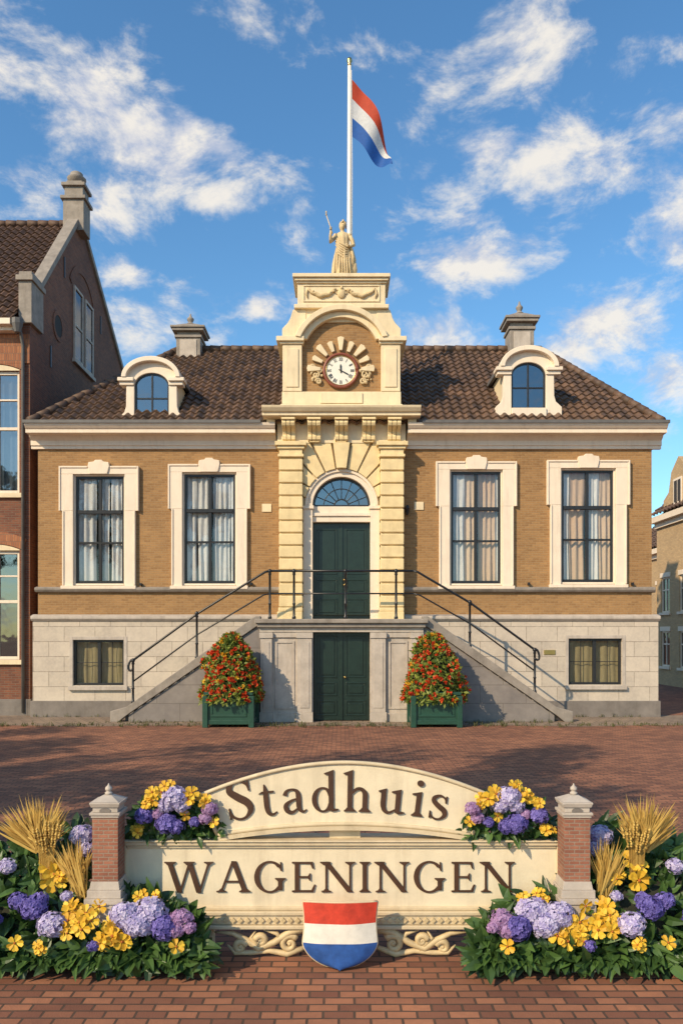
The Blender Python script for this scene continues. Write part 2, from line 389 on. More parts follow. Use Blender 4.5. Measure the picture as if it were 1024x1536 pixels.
# ---- portico ----
po=Part('portico_pilasters','yellowstone',TH,.022)
for s_ in (-1,1):
    xa,xb=sorted((s_*1.14,s_*1.84))
    po.box(xa+.02,xb-.02,-.39,0,2.9,7.7)
    n=12; z0=3.28; h=(7.68-z0)/n
    po.box(xa-.05,xb,-.50,-.005,2.9,3.14)
    po.box(xa-.02,xb,-.47,-.006,3.142,3.26)
    for i in range(n): po.box(xa,xb,-.45,-.004,z0+i*h,z0+(i+1)*h-.05)
po.done()
pc=Part('portico_capitals','yellowstone',TH,.01)
for s_ in (-1,1):
    for (e,yy,z0,z1) in ((.03,-.49,7.70,7.78),(-.01,-.455,7.782,7.93),(.05,-.51,7.932,8.02),(.11,-.57,8.022,8.14)):
        xa,xb=sorted((s_*(1.14-e),s_*(1.84+e))); pc.box(xa,xb,yy,-.002,z0,z1)
pc.done()
ZS=6.2
aj=Part('arch_surround','white',TH,.012)
for s_ in (-1,1):
    xa,xb=sorted((s_*.86,s_*1.135)); aj.box(xa,xb,-.20,.3,2.9,ZS)
    xa,xb=sorted((s_*.82,s_*1.15)); aj.box(xa,xb,-.25,.3,ZS+.001,ZS+.1)
ai=arc(0,ZS+.1,.86,0,180,28); ao=arc(0,ZS+.1,1.06,0,180,28); aj.strip(ai,ao,-.2,.3)
aj.strip(arc(0,ZS+.1,1.0,0,180,28),arc(0,ZS+.1,1.085,0,180,28),-.25,-.201)
aj.box(-.86,.86,-.08,.22,5.83,6.0); aj.box(-.86,.86,-.13,.22,6.001,6.1)
aj.box(-.86,.86,-.05,.22,6.101,6.3)
aj.done()
vo=Part('voussoirs','yellowstone',TH,.012)
cz=ZS+.1
def edge(a,xl=1.136,zt=8.14):
    ca,sa=math.cos(a),math.sin(a)
    r=(zt-cz)/sa if sa>1e-6 else 99
    x=r*ca
    if abs(x)>xl:
        r2=xl/abs(ca); z=cz+r2*sa
        return (xl*(1 if ca>0 else -1),min(8.14,z))
    return (x,cz+r*sa)
bk=Part('portico_wall','cream',TH)
angs=[i*180/36 for i in range(37)]
Lp=arc(0,cz,1.06,0,180,36); Rp=[edge(math.radians(q)) if 0<q<180 else ((1.136 if q==0 else -1.136),cz) for q in angs]
bk.strip(Lp,Rp,-.16,.25)
bk.box(-1.9,1.9,-.32,.0,8.141,8.80)
bk.done()
nv=9
for i in range(nv):
    a0=12+(156)*i/nv+1.0; a1=12+156*(i+1)/nv-1.0
    pts=[(1.09*math.cos(math.radians(q)),cz+1.09*math.sin(math.radians(q))) for q in (a0,(a0+a1)/2,a1)]
    e0=edge(math.radians(a0)); e1=edge(math.radians(a1))
    poly=pts+[e1]
    if abs(abs(e0[0])-1.136)<1e-3 and abs(e1[1]-8.14)<1e-3: poly.append((1.136,8.14))
    if abs(abs(e1[0])-1.136)<1e-3 and abs(e0[1]-8.14)<1e-3: poly.append((-1.136,8.14))
    poly.append(e0)
    d=-.30 if i!=nv//2 else -.40
    if math.dist(pts[0],e0)>.06 or math.dist(pts[2],e1)>.06: vo.prism(poly,d,-.161)
vo.done()
co=Part('consoles','yellowstone',TH,.012)
for xc in (-1.55,-.80,0,.80,1.55):
    prof=[(-.32,8.17),(-.38,8.17),(-.44,8.22),(-.45,8.30),(-.42,8.36),(-.46,8.44),(-.56,8.50),(-.70,8.56),(-.74,8.64),(-.72,8.72),(-.32,8.72)]
    for dx in (-.13,0,.13): co.prism(prof,xc+dx-.058,xc+dx+.058,'x')
    co.box(xc-.2,xc+.2,-.78,-.33,8.722,8.79)
    co.box(xc-.14,xc+.14,-.40,-.33,8.142,8.168)
co.done()
uc=Part('portico_cornice','cream',TH,.01)
uc.prism([(.3,8.80),(-.62,8.80),(-.82,8.82),(-.82,8.90),(-.88,8.93),(-.95,9.02),(-.97,9.08),(-.6,9.13),(.3,9.13)],-2.30,2.30,'x')
uc.box(-2.2,-1.95,-.5,.25,8.5,8.799); uc.box(1.95,2.2,-.5,.25,8.5,8.799)
uc.done()
fl=Part('fanlight_bars','black',TH,.003)
fc=6.3
fl.strip(arc(0,fc,.855,0,180,24),arc(0,fc,.80,0,180,24),-.02,.06)
fl.box(-.8,.8,-.02,.06,fc,fc+.05)
fl.strip(arc(0,fc,.24,0,180,12),arc(0,fc,.20,0,180,12),.0,.05)
fl.strip(arc(0,fc,.55,0,180,20),arc(0,fc,.525,0,180,20),.005,.045)
for q in (22,45,67,90,113,135,158):
    c_,s_=math.cos(math.radians(q)),math.sin(math.radians(q))
    fl.tube([(.22*c_,.02,fc+.22*s_),(.81*c_,.02,fc+.81*s_)],.014,6)
fl.done()
fg=Part('fanlight_glass','darkglass',TH,fix=False); fg.prism(arc(0,fc,.83,0,180,24),.03,.034); fg.done()
dk=Part('hall_interior','room',TH); dk.box(-1.1,1.1,.8,.9,2.9,7.5); dk.done()
dd=Part('entrance_doors','green',TH,.008)
def door(P,x0,x1,z0,z1,y):
    cx=(x0+x1)/2
    P.box(x0,cx-.008,y,y+.06,z0,z1); P.box(cx+.008,x1,y,y+.06,z0,z1)
    P.box(cx-.035,cx+.035,y-.03,y-.001,z0,z1)
    H=z1-z0
    for s_ in (-1,1):
        xa,xb=sorted((cx+s_*.12,cx+s_*((x1-x0)/2-.1)))
        for (u0,u1) in ((.05,.22),(.27,.42),(.47,.94)):
            za,zb=z0+H*u0,z0+H*u1
            P.box(xa,xb,y-.018,y-.001,za,za+.04);P.box(xa,xb,y-.018,y-.001,zb-.04,zb)
            P.box(xa,xa+.04,y-.018,y-.001,za+.041,zb-.041);P.box(xb-.04,xb,y-.018,y-.001,za+.041,zb-.041)
            P.box(xa+.08,xb-.08,y-.022,y-.001,za+.08,zb-.08)
door(dd,-.86,.86,2.9,5.82,.12)
door(dd,-.79,.79,.02,2.6,-1.22)
dd.done()
kn=Part('door_knobs','brass',TH)
for z in (3.95,4.1): kn.ball((.10,.06,z),.05); kn.tube([(.10,.12,z),(.10,.06,z)],.02)
kn.ball((.1,-1.28,1.25),.04)
kn.done()

# ---- attic / clock gable ----
at=Part('clock_gable','cream',TH,.015)
F=-.35
at.box(-1.80,1.80,F-.02,1.2,9.131,9.28); at.box(-1.76,1.76,F+.02,1.2,9.282,9.66)
at.box(-.62,.62,F-.02,F+.019,9.30,9.62)
for s_ in (-1,1):
    xa,xb=sorted((s_*1.17,s_*1.74)); at.box(xa,xb,F,1.2,9.662,11.05)
    xa,xb=sorted((s_*1.27,s_*1.64)); at.box(xa,xb,F-.03,F-.001,9.78,10.92)
    xa,xb=sorted((s_*1.12,s_*1.82)); at.box(xa,xb,F-.05,1.25,11.052,11.12)
    xa,xb=sorted((s_*1.10,s_*1.92)); at.box(xa,xb,F-.12,1.28,11.122,11.26)
    sh=[(s_*1.05,11.262),(s_*1.76,11.262),(s_*1.76,11.55),(s_*1.70,11.62),(s_*1.60,11.72),(s_*1.52,11.86),(s_*1.48,12.0),(s_*1.44,12.12),(s_*1.05,12.12)]
    at.prism(sh,F+.1,.9)
ARC=10.72
at.strip(arc(0,ARC,1.13,25,155,26),arc(0,ARC,1.30,23,157,26),F-.02,F+.4)
at.strip(arc(0,ARC,1.302,22.5,157.5,26),arc(0,ARC,1.46,21,159,26),F-.16,F+.4)
at.box(-1.06,1.06,F+.12,.88,11.75,12.12)
at.box(-1.40,1.40,F-.02,1.0,12.122,12.24)
at.box(-1.30,1.30,F+.05,.95,12.242,12.86)
at.box(-1.33,1.33,F+.0,.98,12.862,12.92); at.box(-1.38,1.38,F-.06,1.0,12.922,13.0); at.box(-1.44,1.44,F-.12,1.05,13.002,13.11)
at.box(-1.14,1.14,F+.02,F+.049,12.78,12.82);at.box(-1.14,1.14,F+.02,F+.049,12.32,12.36);at.box(-1.14,-1.10,F+.02,F+.049,12.361,12.779);at.box(1.10,1.14,F+.02,F+.049,12.361,12.779)
at.box(-.62,.62,-.2,.7,13.112,13.16)
at.done()
tb=Part('clock_brick_panel','brick',TH)
tb.prism([(-1.18,9.66),(1.18,9.66),(1.18,11.2)]+arc(0,ARC,1.2,24,156,20)+[(-1.18,11.2)],F+.16,F+.6); tb.done()
ab=Part('gable_back_walls','brick',TH); ab.box(-1.72,1.72,1.2,3.2,8.9,11.04); ab.done()
abr=Part('gable_back_roof','lead',TH); abr.prism([(-1.8,11.27),(1.8,11.27),(1.4,11.9),(-1.4,11.9)],.91,3.6); abr.done()
gr=Part('garland_relief','statue',TH)
yy=F+.03
for s_ in (-1,1):
    pts=[];rs=[]
    for i in range(17):
        u=i/16; pts.append((s_*(.16+.84*u),yy,12.70-.20*math.sin(pi*u)+.02*math.sin(20*u))); rs.append(.035+.03*math.sin(pi*u))
    gr.tube(pts,rs,8)
    for i in range(10):
        u=.1+.08*i; gr.ball((s_*(.16+.84*u)+U(-.02,.02),yy-.03,12.70-.20*math.sin(pi*u)+U(-.03,.03)),.035,6,5)
    gr.tube([(s_*1.0,yy,12.7),(s_*1.04,yy,12.55),(s_*1.0,yy,12.42)],[.03,.04,.01],6)
    sp=[(s_*(.12+.09*math.cos(t)*(1-t/9)),yy,12.6+.09*math.sin(t)*(1-t/9)) for t in [k*.5 for k in range(15)]]
    gr.tube(sp,.022,6)
gr.ball((0,yy,12.57),(.13,.05,.15)); gr.ball((0,yy-.02,12.72),.05)
gr.done()
# clock
CY=F+.14; CX=-.02; CZ=10.30
cf=Part('clock_face','clockface',TH); cf.prism(arc(CX,CZ,.455,0,350,35),CY-.05,CY); cf.done()
cr=Part('clock_rim','clockrim',TH)
cr.tube([(CX+.49*math.cos(t),CY-.05,CZ+.49*math.sin(t)) for t in [2*pi*k/40 for k in range(41)]],.05,8)
cr.done()
cg=Part('clock_rim_gilding','brass',TH); cg.tube([(CX+.435*math.cos(t),CY-.06,CZ+.435*math.sin(t)) for t in [2*pi*k/40 for k in range(41)]],.014,6); cg.done()
nm=Part('clock_numerals','black',TH)
rom=['XII','I','II','III','IIII','V','VI','VII','VIII','IX','X','XI']
def bar(P,x0,z0,x1,z1,w,y0,y1):
    d=Vector((x1-x0,z1-z0)); n=Vector((-d.y,d.x)).normalized()*w/2
    P.prism([(x0-n.x,z0-n.y),(x0+n.x,z0+n.y),(x1+n.x,z1+n.y),(x1-n.x,z1-n.y)],y0,y1)
for h,s in enumerate(rom):
    th=pi/2-h*pi/6; wd={'I':.028,'V':.06,'X':.06}
    tot=sum(wd[c_] for c_ in s); x=-tot/2
    ux,uz=math.cos(th),math.sin(th); rx,rz=uz,-ux
    def T(a,b): return (CX+rx*a+ux*(.34+b),CZ+rz*a+uz*(.34+b))
    for k,c_ in enumerate(s):
        e=.0006*k
        w_=wd[c_]; m=x+w_/2
        if c_=='I': q=[((m,-.055),(m,.055),.013)]
        elif c_=='V': q=[((m-.02,.055),(m,-.055),.014),((m+.02,.055),(m+.002,-.055),.008)]
        else: q=[((m-.022,.055),(m+.022,-.055),.014),((m+.022,.055),(m-.022,-.055),.008)]
        for jj,(A,B,ww) in enumerate(q):
            a_=T(*A);b_=T(*B); bar(nm,a_[0],a_[1],b_[0],b_[1],ww,CY-.058-e-jj*.0012,CY-.049)
        x+=w_
for ang,ln,ww,dy in ((92,.20,.035,.07),(-28,.30,.024,.078)):
    t=math.radians(ang); c_,s_=math.cos(t),math.sin(t)
    nm.prism([(CX-.07*c_-ww*.4*s_,CZ-.07*s_+ww*.4*c_),(CX-.07*c_+ww*.4*s_,CZ-.07*s_-ww*.4*c_),(CX+ln*.7*c_+ww*.7*s_,CZ+ln*.7*s_-ww*.7*c_),(CX+ln*c_,CZ+ln*s_),(CX+ln*.7*c_-ww*.7*s_,CZ+ln*.7*s_+ww*.7*c_)],CY-dy,CY-dy+.006)
nm.ball((CX,CY-.07,CZ),.03)
nm.done()
ry=Part('clock_rays','cream',TH,.012)
for i in range(9):
    t=math.radians(90+(i-4)*21.5); big=(i%2==0)
    r0,r1=.60,(.98 if big else .90); w0,w1=.045,(.10 if big else .085)
    c_,s_=math.cos(t),math.sin(t)
    def q(r,w): return (CX+r*c_-w*s_,CZ+r*s_+w*c_)
    ry.prism([q(r0,-w0),q(r1,-w1),q(r1+.03,0),q(r1,w1),q(r0,w0)],CY-.07-(.02 if big else 0),CY+.02)
ry.done()
so=Part('clock_scrolls','statue',TH)
for s_ in (-1,1):
    for (dx,dz,r0) in ((.74,-.12,.15),(.66,-.32,.10),(.83,.10,.09)):
        so.tube([(CX+s_*(dx+r0*math.cos(t)*(1-t/10)),CY-.04,CZ+dz+r0*math.sin(t)*(1-t/10)) for t in [k*.45 for k in range(19)]],.032,7)
    for k in range(16): so.ball((CX+s_*(.72+U(-.16,.18)),CY-.03,CZ-.15+U(-.2,.22)),U(.03,.06),7,5)
so.done()

# ---- roof ----
EY,EZ=-.42,8.68; RY,RZ=5.0,12.72; RXL,RXR=-5.9,7.2; EXL,EXR=-9.2,9.45
def pantiles(P,O,Ud,Vd,ul,vl,Lf,Rf,tw=.27,th=.37,amp=.04):
    O=Vector(O);Ud=Vector(Ud).normalized();Vd=Vector(Vd).normalized();Nn=Ud.cross(Vd).normalized()
    if Nn.z<0: Nn=-Nn
    cols=int(ul/tw)+1; rows=int(math.ceil(vl/th)); pp=6
    for r in range(rows):
        v0=r*th; v1=min((r+1)*th+.0,vl)
        jit=[U(-.008,.008) for _ in range(cols+1)]
        for ccol in range(cols):
            uu=[ccol*tw+tw*k/pp for k in range(pp+1)]
            def cl(u,v): return max(Lf(v),min(Rf(v),u))
            if uu[-1]<Lf(v0)-.0 or uu[0]>Rf(v0): continue
            vs=[]
            for (v,hh) in ((v0,-.01),(v0,.055),(v1,.0)):
                for k,u in enumerate(uu):
                    h=amp*math.sin(2*pi*k/pp)+hh+(jit[ccol] if hh else 0)
                    vs.append(O+Ud*cl(u,v)+Vd*v+Nn*(h+.03))
            fs=[]
            for k in range(pp):
                a,b=k,k+1; n1=pp+1
                if (vs[n1+a]-vs[n1+b]).length>1e-4:
                    fs.append((a,b,n1+b,n1+a))
                    if (vs[2*n1+a]-vs[2*n1+b]).length>1e-5: fs.append((n1+a,n1+b,2*n1+b,2*n1+a))
                    else: fs.append((n1+a,n1+b,2*n1+b))
            if fs: P.add(vs,fs,False,tint=min(1,max(0,random.gauss(.48,.27))))
def ridge(P,a,b,r=.12,step=.38):
    a=Vector(a);b=Vector(b);n=max(1,int((b-a).length/step)); d=(b-a)/n
    for i in range(n):
        P.tint=U(.2,.8); P.tube([a+d*i,a+d*(i+1.08)],[r*1.08,r*.9],10)
rf=Part('roof_tiles','tile',TH,fix=False)
sl=math.hypot(RY-EY,RZ-EZ)
pantiles(rf,(EXL,EY,EZ),(1,0,0),(0,RY-EY,RZ-EZ),EXR-EXL,sl,lambda v:(RXL-EXL)*v/sl,lambda v:(EXR-EXL)-(EXR-RXR)*v/sl)
for (ex,rx) in ((EXL,RXL),(EXR,RXR)):
    s_=math.hypot(rx-ex,RZ-EZ); L=2*(RY-EY)
    pantiles(rf,(ex,EY,EZ),(0,1,0),(rx-ex,0,RZ-EZ),L,s_,lambda v:(L/2)*v/s_,lambda v:L-(L/2)*v/s_)
rf.done()
rb=Part('roof_back','tile',TH)
rb.add([(EXL,10.4,EZ),(EXR,10.4,EZ),(RXR,RY,RZ),(RXL,RY,RZ)],[(0,1,2,3)])
ridge(rb,(EXL,EY,EZ+.08),(RXL,RY,RZ+.08)); ridge(rb,(EXR,EY,EZ+.08),(RXR,RY,RZ+.08)); ridge(rb,(RXL,RY,RZ+.08),(RXR,RY,RZ+.08),.14)
rb.done()
def chimney(cx,cy,z0,zt):
    P=Part('chimney','greystone',TH,.015)
    h=zt-z0; k=math.sqrt(2)
    def sq(w,za,zb,w2=None):
        w2=w if w2 is None else w2
        P.lathe(cx,cy,[(w/2*k,za),(w2/2*k,zb)],4,False,True)
    sq(.86,z0-1.2,z0+h*.36); sq(.96,z0+h*.362,z0+h*.42); sq(.8,z0+h*.422,z0+h*.50); sq(1.12,z0+h*.502,z0+h*.56); sq(1.22,z0+h*.562,z0+h*.61)
    sq(1.1,z0+h*.612,z0+h*.74,.34)
    P.lathe(cx,cy,[(.12,z0+h*.74),(.16,z0+h*.76),(.07,z0+h*.80),(.12,z0+h*.85),(.13,z0+h*.88),(.05,z0+h*.93),(.02,zt)],12)
    P.done()
    Q=Part('chimney_panels','landing',TH,.01)
    Q.box(cx-.3,cx+.3,cy-.455,cy-.431,z0-.3,z0+h*.32); Q.done()
chimney(-5.45,4.9,12.45,14.05); chimney(6.42,4.9,12.65,14.5)
def dormer(cx,zb,h):
    y=.1
    e=Part('dormer_front','white',TH,.015)
    w=.52; sp=zb+h*.70; rise=h*.24
    for s_ in (-1,1):
        prof=[(s_*w,zb-.2),(s_*1.0,zb-.2),(s_*1.0,zb+.12),(s_*.93,zb+.18),(s_*.82,zb+.28),(s_*.77,zb+.45),(s_*.76,sp-.05),(s_*w,sp-.05)]
        e.prism([(cx+a_,b_) for a_,b_ in prof],y,y+.25)
        xa,xb=sorted((cx+s_*w,cx+s_*.95)); e.box(xa,xb,y-.05,y+.3,sp-.048,sp+.06)
        xa,xb=sorted((cx+s_*(w-.0),cx+s_*1.0)); e.box(xa,xb,y-.12,y+.35,sp+.062,sp+.17)
    ins=arc(cx,sp-.05,w,0,180,20,rise)
    top=arc(cx,sp+.06,.80,0,180,20,rise+.22)
    e.strip(ins,[(max(cx-.76,min(cx+.76,a_)),b_) for a_,b_ in top],y+.02,y+.25)
    o1=arc(cx,sp+.17,.74,0,180,20,rise+.10); o2=arc(cx,sp+.17,.88,0,180,20,rise+.24)
    e.strip(o1,o2,y-.15,y+.35)
    e.box(cx-w,cx+w,y-.06,y+.2,zb-.2,zb+.08)
    e.done()
    f=Part('dormer_window_frame','black',TH,.004)
    f.strip(arc(cx,sp-.05,w-.001,0,180,20,rise-.001),arc(cx,sp-.05,w-.05,0,180,20,rise-.05),y+.09,y+.16)
    f.box(cx-w,cx-w+.06,y+.09,y+.16,zb+.08,sp-.05);f.box(cx+w-.06,cx+w,y+.09,y+.16,zb+.08,sp-.05)
    f.box(cx-.025,cx+.025,y+.085,y+.155,zb+.08,sp+rise-.09); f.box(cx-w+.06,cx+w-.06,y+.095,y+.15,zb+.08+h*.38,zb+.08+h*.38+.045)
    f.box(cx-w+.06,cx+w-.06,y+.09,y+.16,zb+.081,zb+.13)
    f.done()
    G=Part('dormer_glass','darkglass',TH,fix=False); G.prism([(cx-w+.01,zb+.08),(cx+w-.01,zb+.08)]+arc(cx,sp-.05,w-.01,0,180,18,rise-.01),y+.12,y+.125); G.done()
    Rr=Part('dormer_room','room',TH); Rr.box(cx-.7,cx+.7,y+.7,y+.75,zb-.2,sp+.3); Rr.done()
    b=Part('dormer_cheeks','cream',TH)
    for s_ in (-1,1):
        xa,xb=sorted((cx+s_*.68,cx+s_*.75)); b.box(xa,xb,y+.25,y+3.0,zb-.2,sp+.16)
    b.done()
    t=Part('dormer_roof','lead',TH)
    t.strip(arc(cx,sp+.165,.80,0,180,20,rise+.16),arc(cx,sp+.165,.9,0,180,20,rise+.26),y+.351,y+3.2)
    t.done()
dormer(X(226),Z(632,.1),1.62); dormer(X(794),Z(616,.1),1.62)

# ---- landing & stairs ----
ld=Part('landing_walls','landing',TH,fix=False)
wall_open(ld,-2.25,2.25,0,2.66,-1.45,[(-.8,.8,.001,2.62)],.28)
ld.done()
li=Part('landing_side','stairstone',TH)
for s_ in (-1,1):
    xa,xb=sorted((s_*2.2,s_*2.25)); li.box(xa,xb,-1.449,-.1,0,2.65)
li.done()
lp=Part('landing_pilasters','landing',TH,.012)
for (q0,q1) in ((-2.27,-1.95),(-1.24,-.83),(.83,1.24),(1.95,2.27)):
    lp.box(q0,q1,-1.56,-1.451,.28,2.36); lp.box(q0-.03,q1+.03,-1.59,-1.451,0,.279); lp.box(q0-.03,q1+.03,-1.59,-1.451,2.361,2.52)
    lp.box(q0+.07,q1-.07,-1.575,-1.561,.4,2.25)
for (q0,q1) in ((-1.92,-1.27),(1.27,1.92)):
    lp.box(q0,q1,-1.50,-1.452,0,.25); lp.box(q0,q1,-1.50,-1.452,2.38,2.52)
    lp.box(q0+.05,q0+.11,-1.475,-1.452,.36,2.28);lp.box(q1-.11,q1-.05,-1.475,-1.452,.36,2.28)
    lp.box(q0+.111,q1-.111,-1.475,-1.452,.36,.42);lp.box(q0+.111,q1-.111,-1.475,-1.452,2.22,2.28)
lp.box(-2.3,2.3,-1.52,-1.452,2.53,2.659)
lp.done()
lt=Part('landing_slab','greystone',TH,.02)
lt.box(-2.42,2.42,-1.70,.2,2.78,2.9); lt.box(-2.36,2.36,-1.62,-.1,2.661,2.779); lt.done()
st=Part('stairs','stairstone',TH,.008); cpg=Part('stair_copings','greystone',TH,.015)
for s_ in (-1,1):
    xt,xb=2.25,6.15; n=16
    for i in range(n):
        x0=xt+(xb-xt)*i/n; x1=xt+(xb-xt)*(i+1)/n
        z=2.9-(i+1)*2.9/(n+1)
        xa,xb_=sorted((s_*x0,s_*x1)); st.box(xa,xb_,-1.24,-.18,0,z)
    st.prism([(s_*2.27,0),(s_*2.27,2.76),(s_*6.0,.18),(s_*6.0,0)],-1.45,-1.25)
    cpg.prism([(s_*2.28,2.765),(s_*2.28,2.98),(s_*2.42,2.98),(s_*6.05,.42),(s_*6.5,.30),(s_*6.5,0),(s_*6.28,0),(s_*6.05,.185)],-1.52,-1.18)
st.done(); cpg.done()
rl=Part('stair_railing','iron',TH)
yr=-1.42
def post(x,z0,z1):
    rl.lathe(x,yr,[(.055,z0),(.055,z0+.06),(.036,z0+.09),(.034,z0+.4),(.05,z0+.43),(.034,z0+.46),(.032,z1-.1),(.05,z1-.08),(.036,z1-.04),(.06,z1),(.055,z1+.05),(.01,z1+.08)],10)
for x in (-2.02,-1.34,.11,1.54): post(x,2.9,4.24)
for s_ in (-1,1):
    xm,xe=(4.08,5.88) if s_<0 else (3.62,5.45)
    zm=2.95-(xm-2.4)*.70; ze=2.95-(xe-2.4)*.70
    post(s_*xm,zm,zm+1.27); post(s_*xe,ze,ze+1.2)
    tp=[(s_*2.02,yr,4.26),(s_*2.15,yr,4.23),(s_*2.3,yr,4.14),(s_*xm,yr,zm+1.27),(s_*xe,yr,ze+1.22)]
    for t in range(9):
        tp.append((s_*(xe+.03+.10*math.sin(t*.45)),yr,ze+1.14+.10*math.cos(t*.6)-.02*t))
    rl.tube(tp,.033,8)
    rl.tube([(s_*2.02,yr,3.62),(s_*2.2,yr,3.58),(s_*xm,yr,zm+.68),(s_*xe,yr,ze+.62)],.022,6)
rl.tube([(-2.02,yr,4.26),(2.02,yr,4.26)],.033,8); rl.tube([(-2.02,yr,3.62),(2.02,yr,3.62)],.022,6)
rl.done()
pq=Part('wall_plaques','cream',TH,.006)
pq.box(X(393),X(407),-.03,-.001,Z(768),Z(756)); pq.box(X(621),X(635),-.03,-.001,Z(765),Z(753)); pq.done()
pq=Part('bronze_plaque','brass',TH,.004); pq.box(X(814),X(831),-.125,-.101,Z(982),Z(975)); pq.done()
ln=Part('wall_lantern','iron',TH,.004)
for xl in (1.96,):
    ln.box(xl-.03,xl+.03,-.05,-.001,6.05,6.3); ln.tube([(xl,-.05,6.25),(xl,-.2,6.3)],.015,6); ln.lathe(xl,-.22,[(.04,6.05),(.075,6.2),(.09,6.22),(.03,6.32)],6,False)
for xl,zl in ((-6.0,3.98),(-2.7,4.0),(5.6,4.0),(8.7,4.0)): ln.box(xl-.03,xl+.03,-.12,-.001,zl-.06,zl+.02)
ln.done()

# ================= STATUE =================
ST=empty('statue')
sb=Part('figure','statue',ST)
zb=13.16; sx,sy=0.02,.22
rings=[(0,.33,.26,.05),(.06,.33,.26,.05),(.25,.30,.23,.045),(.5,.28,.22,.04),(.75,.255,.2,.032),(.92,.235,.18,.02),(1.03,.19,.145,.012),(1.12,.175,.13,.01),(1.25,.19,.135,.012),(1.36,.205,.13,.008),(1.43,.19,.11,.004),(1.47,.12,.085,.0),(1.49,.062,.06,0),(1.54,.055,.055,0),(1.56,.065,.07,0),(1.61,.082,.095,0),(1.67,.09,.105,0),(1.73,.082,.1,0),(1.78,.055,.07,0),(1.80,.01,.01,0)]
seg=44; vs=[];fs=[]
for (z,rx,ry_,am) in rings:
    for k in range(seg):
        t=2*pi*k/seg
        f=1+am/rx*1.2*(math.sin(9*t+z*2.2)+.6*math.sin(15*t-z*3))
        ox=.03*math.sin(z*2.0)
        vs.append((sx+ox+rx*math.cos(t)*f,sy+ry_*math.sin(t)*f-(.03 if (1.2<z<1.3 and math.sin(t)<-.3) else 0),zb+z))
for i in range(len(rings)-1):
    for k in range(seg):
        k2=(k+1)%seg; fs.append((i*seg+k,i*seg+k2,(i+1)*seg+k2,(i+1)*seg+k))
fs.append(tuple(range(seg-1,-1,-1)))
sb.add(vs,fs,True)
for j in range(6):
    o=j*.045
    sb.tube([(sx-.22+o*.2,sy-.05,zb+1.38-o*2.2),(sx-.1,sy-.17-.01*j,zb+1.12-o*1.7),(sx+.1,sy-.19,zb+.98-o*1.7),(sx+.26,sy-.08,zb+.96-o*1.2)],[.02,.03,.032,.02],6)
for j in range(6):
    sb.tube([(sx+.26+.012*j,sy-.12+.05*j,zb+1.0),(sx+.33+.01*j,sy-.12+.05*j,zb+.7),(sx+.32,sy-.12+.05*j,zb+.3-.05*j)],[.03,.05,.02],6)
for j in range(7):
    x_=sx-.22+.073*j
    sb.tube([(x_*.9,sy-.19,zb+.85-.03*j),(x_,sy-.235+.003*(j-3)**2,zb+.45),(x_*1.15,sy-.27+.006*(j-3)**2,zb+.03)],[.012,.026,.032],6)
sb.ball((sx-.20,sy,zb+1.38),(.075,.08,.075)); sb.ball((sx+.22,sy,zb+1.38),(.075,.08,.075))
sb.tube([(sx-.2,sy,zb+1.38),(sx-.30,sy-.06,zb+1.22),(sx-.34,sy-.10,zb+1.14),(sx-.35,sy-.2,zb+1.28),(sx-.335,sy-.24,zb+1.42)],[.072,.06,.055,.045,.032],10)
sb.tube([(sx+.22,sy,zb+1.38),(sx+.31,sy-.02,zb+1.22),(sx+.345,sy-.04,zb+1.08),(sx+.27,sy-.15,zb+1.0),(sx+.19,sy-.2,zb+.98)],[.072,.062,.055,.045,.032],10)
def hand(cx,cy,cz,side):
    sb.ball((cx,cy,cz),(.036,.026,.042))
    for k in range(4):
        o=(k-1.5)*.016
        sb.tube([(cx-.02*side,cy-.01,cz+o),(cx-.035*side,cy-.035,cz+o),(cx-.01*side,cy-.052,cz+o-.002),(cx+.014*side,cy-.042,cz+o)],[.009,.0085,.008,.006],6)
    sb.tube([(cx+.02*side,cy-.01,cz+.02),(cx+.02*side,cy-.035,cz+.045),(cx,cy-.045,cz+.05)],[.01,.009,.007],6)
hand(sx-.335,sy-.25,zb+1.46,1); hand(sx+.17,sy-.21,zb+.98,-1)
sb.tube([(sx-.47,sy-.28,zb+1.86),(sx-.335,sy-.27,zb+1.46),(sx-.29,sy-.265,zb+1.32)],.014,8)
sb.lathe(sx-.475,sy-.282,[(.012,zb+1.84),(.03,zb+1.88),(.012,zb+1.93),(.03,zb+1.95),(.003,zb+2.0)],8)
sb.ball((sx+.03,sy-.085,zb+1.655),(.06,.03,.075)); sb.tube([(sx+.03,sy-.108,zb+1.69),(sx+.03,sy-.13,zb+1.655),(sx+.03,sy-.112,zb+1.648)],[.008,.013,.010],6)
for s_ in (-1,1):
    sb.ball((sx+.03+s_*.026,sy-.108,zb+1.68),(.011,.006,.006),6,5); sb.ball((sx+.03+s_*.085,sy-.02,zb+1.66),(.012,.02,.028),6,5)
    for j in range(4): sb.tube([(sx+.03+s_*.03,sy-.10+.02*j,zb+1.755),(sx+.03+s_*(.075),sy-.075+.03*j,zb+1.72),(sx+.03+s_*(.09),sy-.02+.03*j,zb+1.62)],[.018,.024,.014],6)
sb.tube([(sx+.005,sy-.113,zb+1.622),(sx+.03,sy-.118,zb+1.62),(sx+.055,sy-.113,zb+1.622)],[.004,.008,.004],6)
sb.ball((sx+.03,sy+.09,zb+1.68),(.06,.06,.06))
sb.tube([(sx+.03,sy-.08,zb+1.79),(sx+.03,sy-.02,zb+1.84),(sx+.03,sy+.06,zb+1.82),(sx+.03,sy+.12,zb+1.72)],[.02,.035,.035,.02],8)
sb.tube([(sx-.06,sy-.06,zb+1.76),(sx+.03,sy-.11,zb+1.775),(sx+.12,sy-.06,zb+1.76)],.016,6)
sb.done()
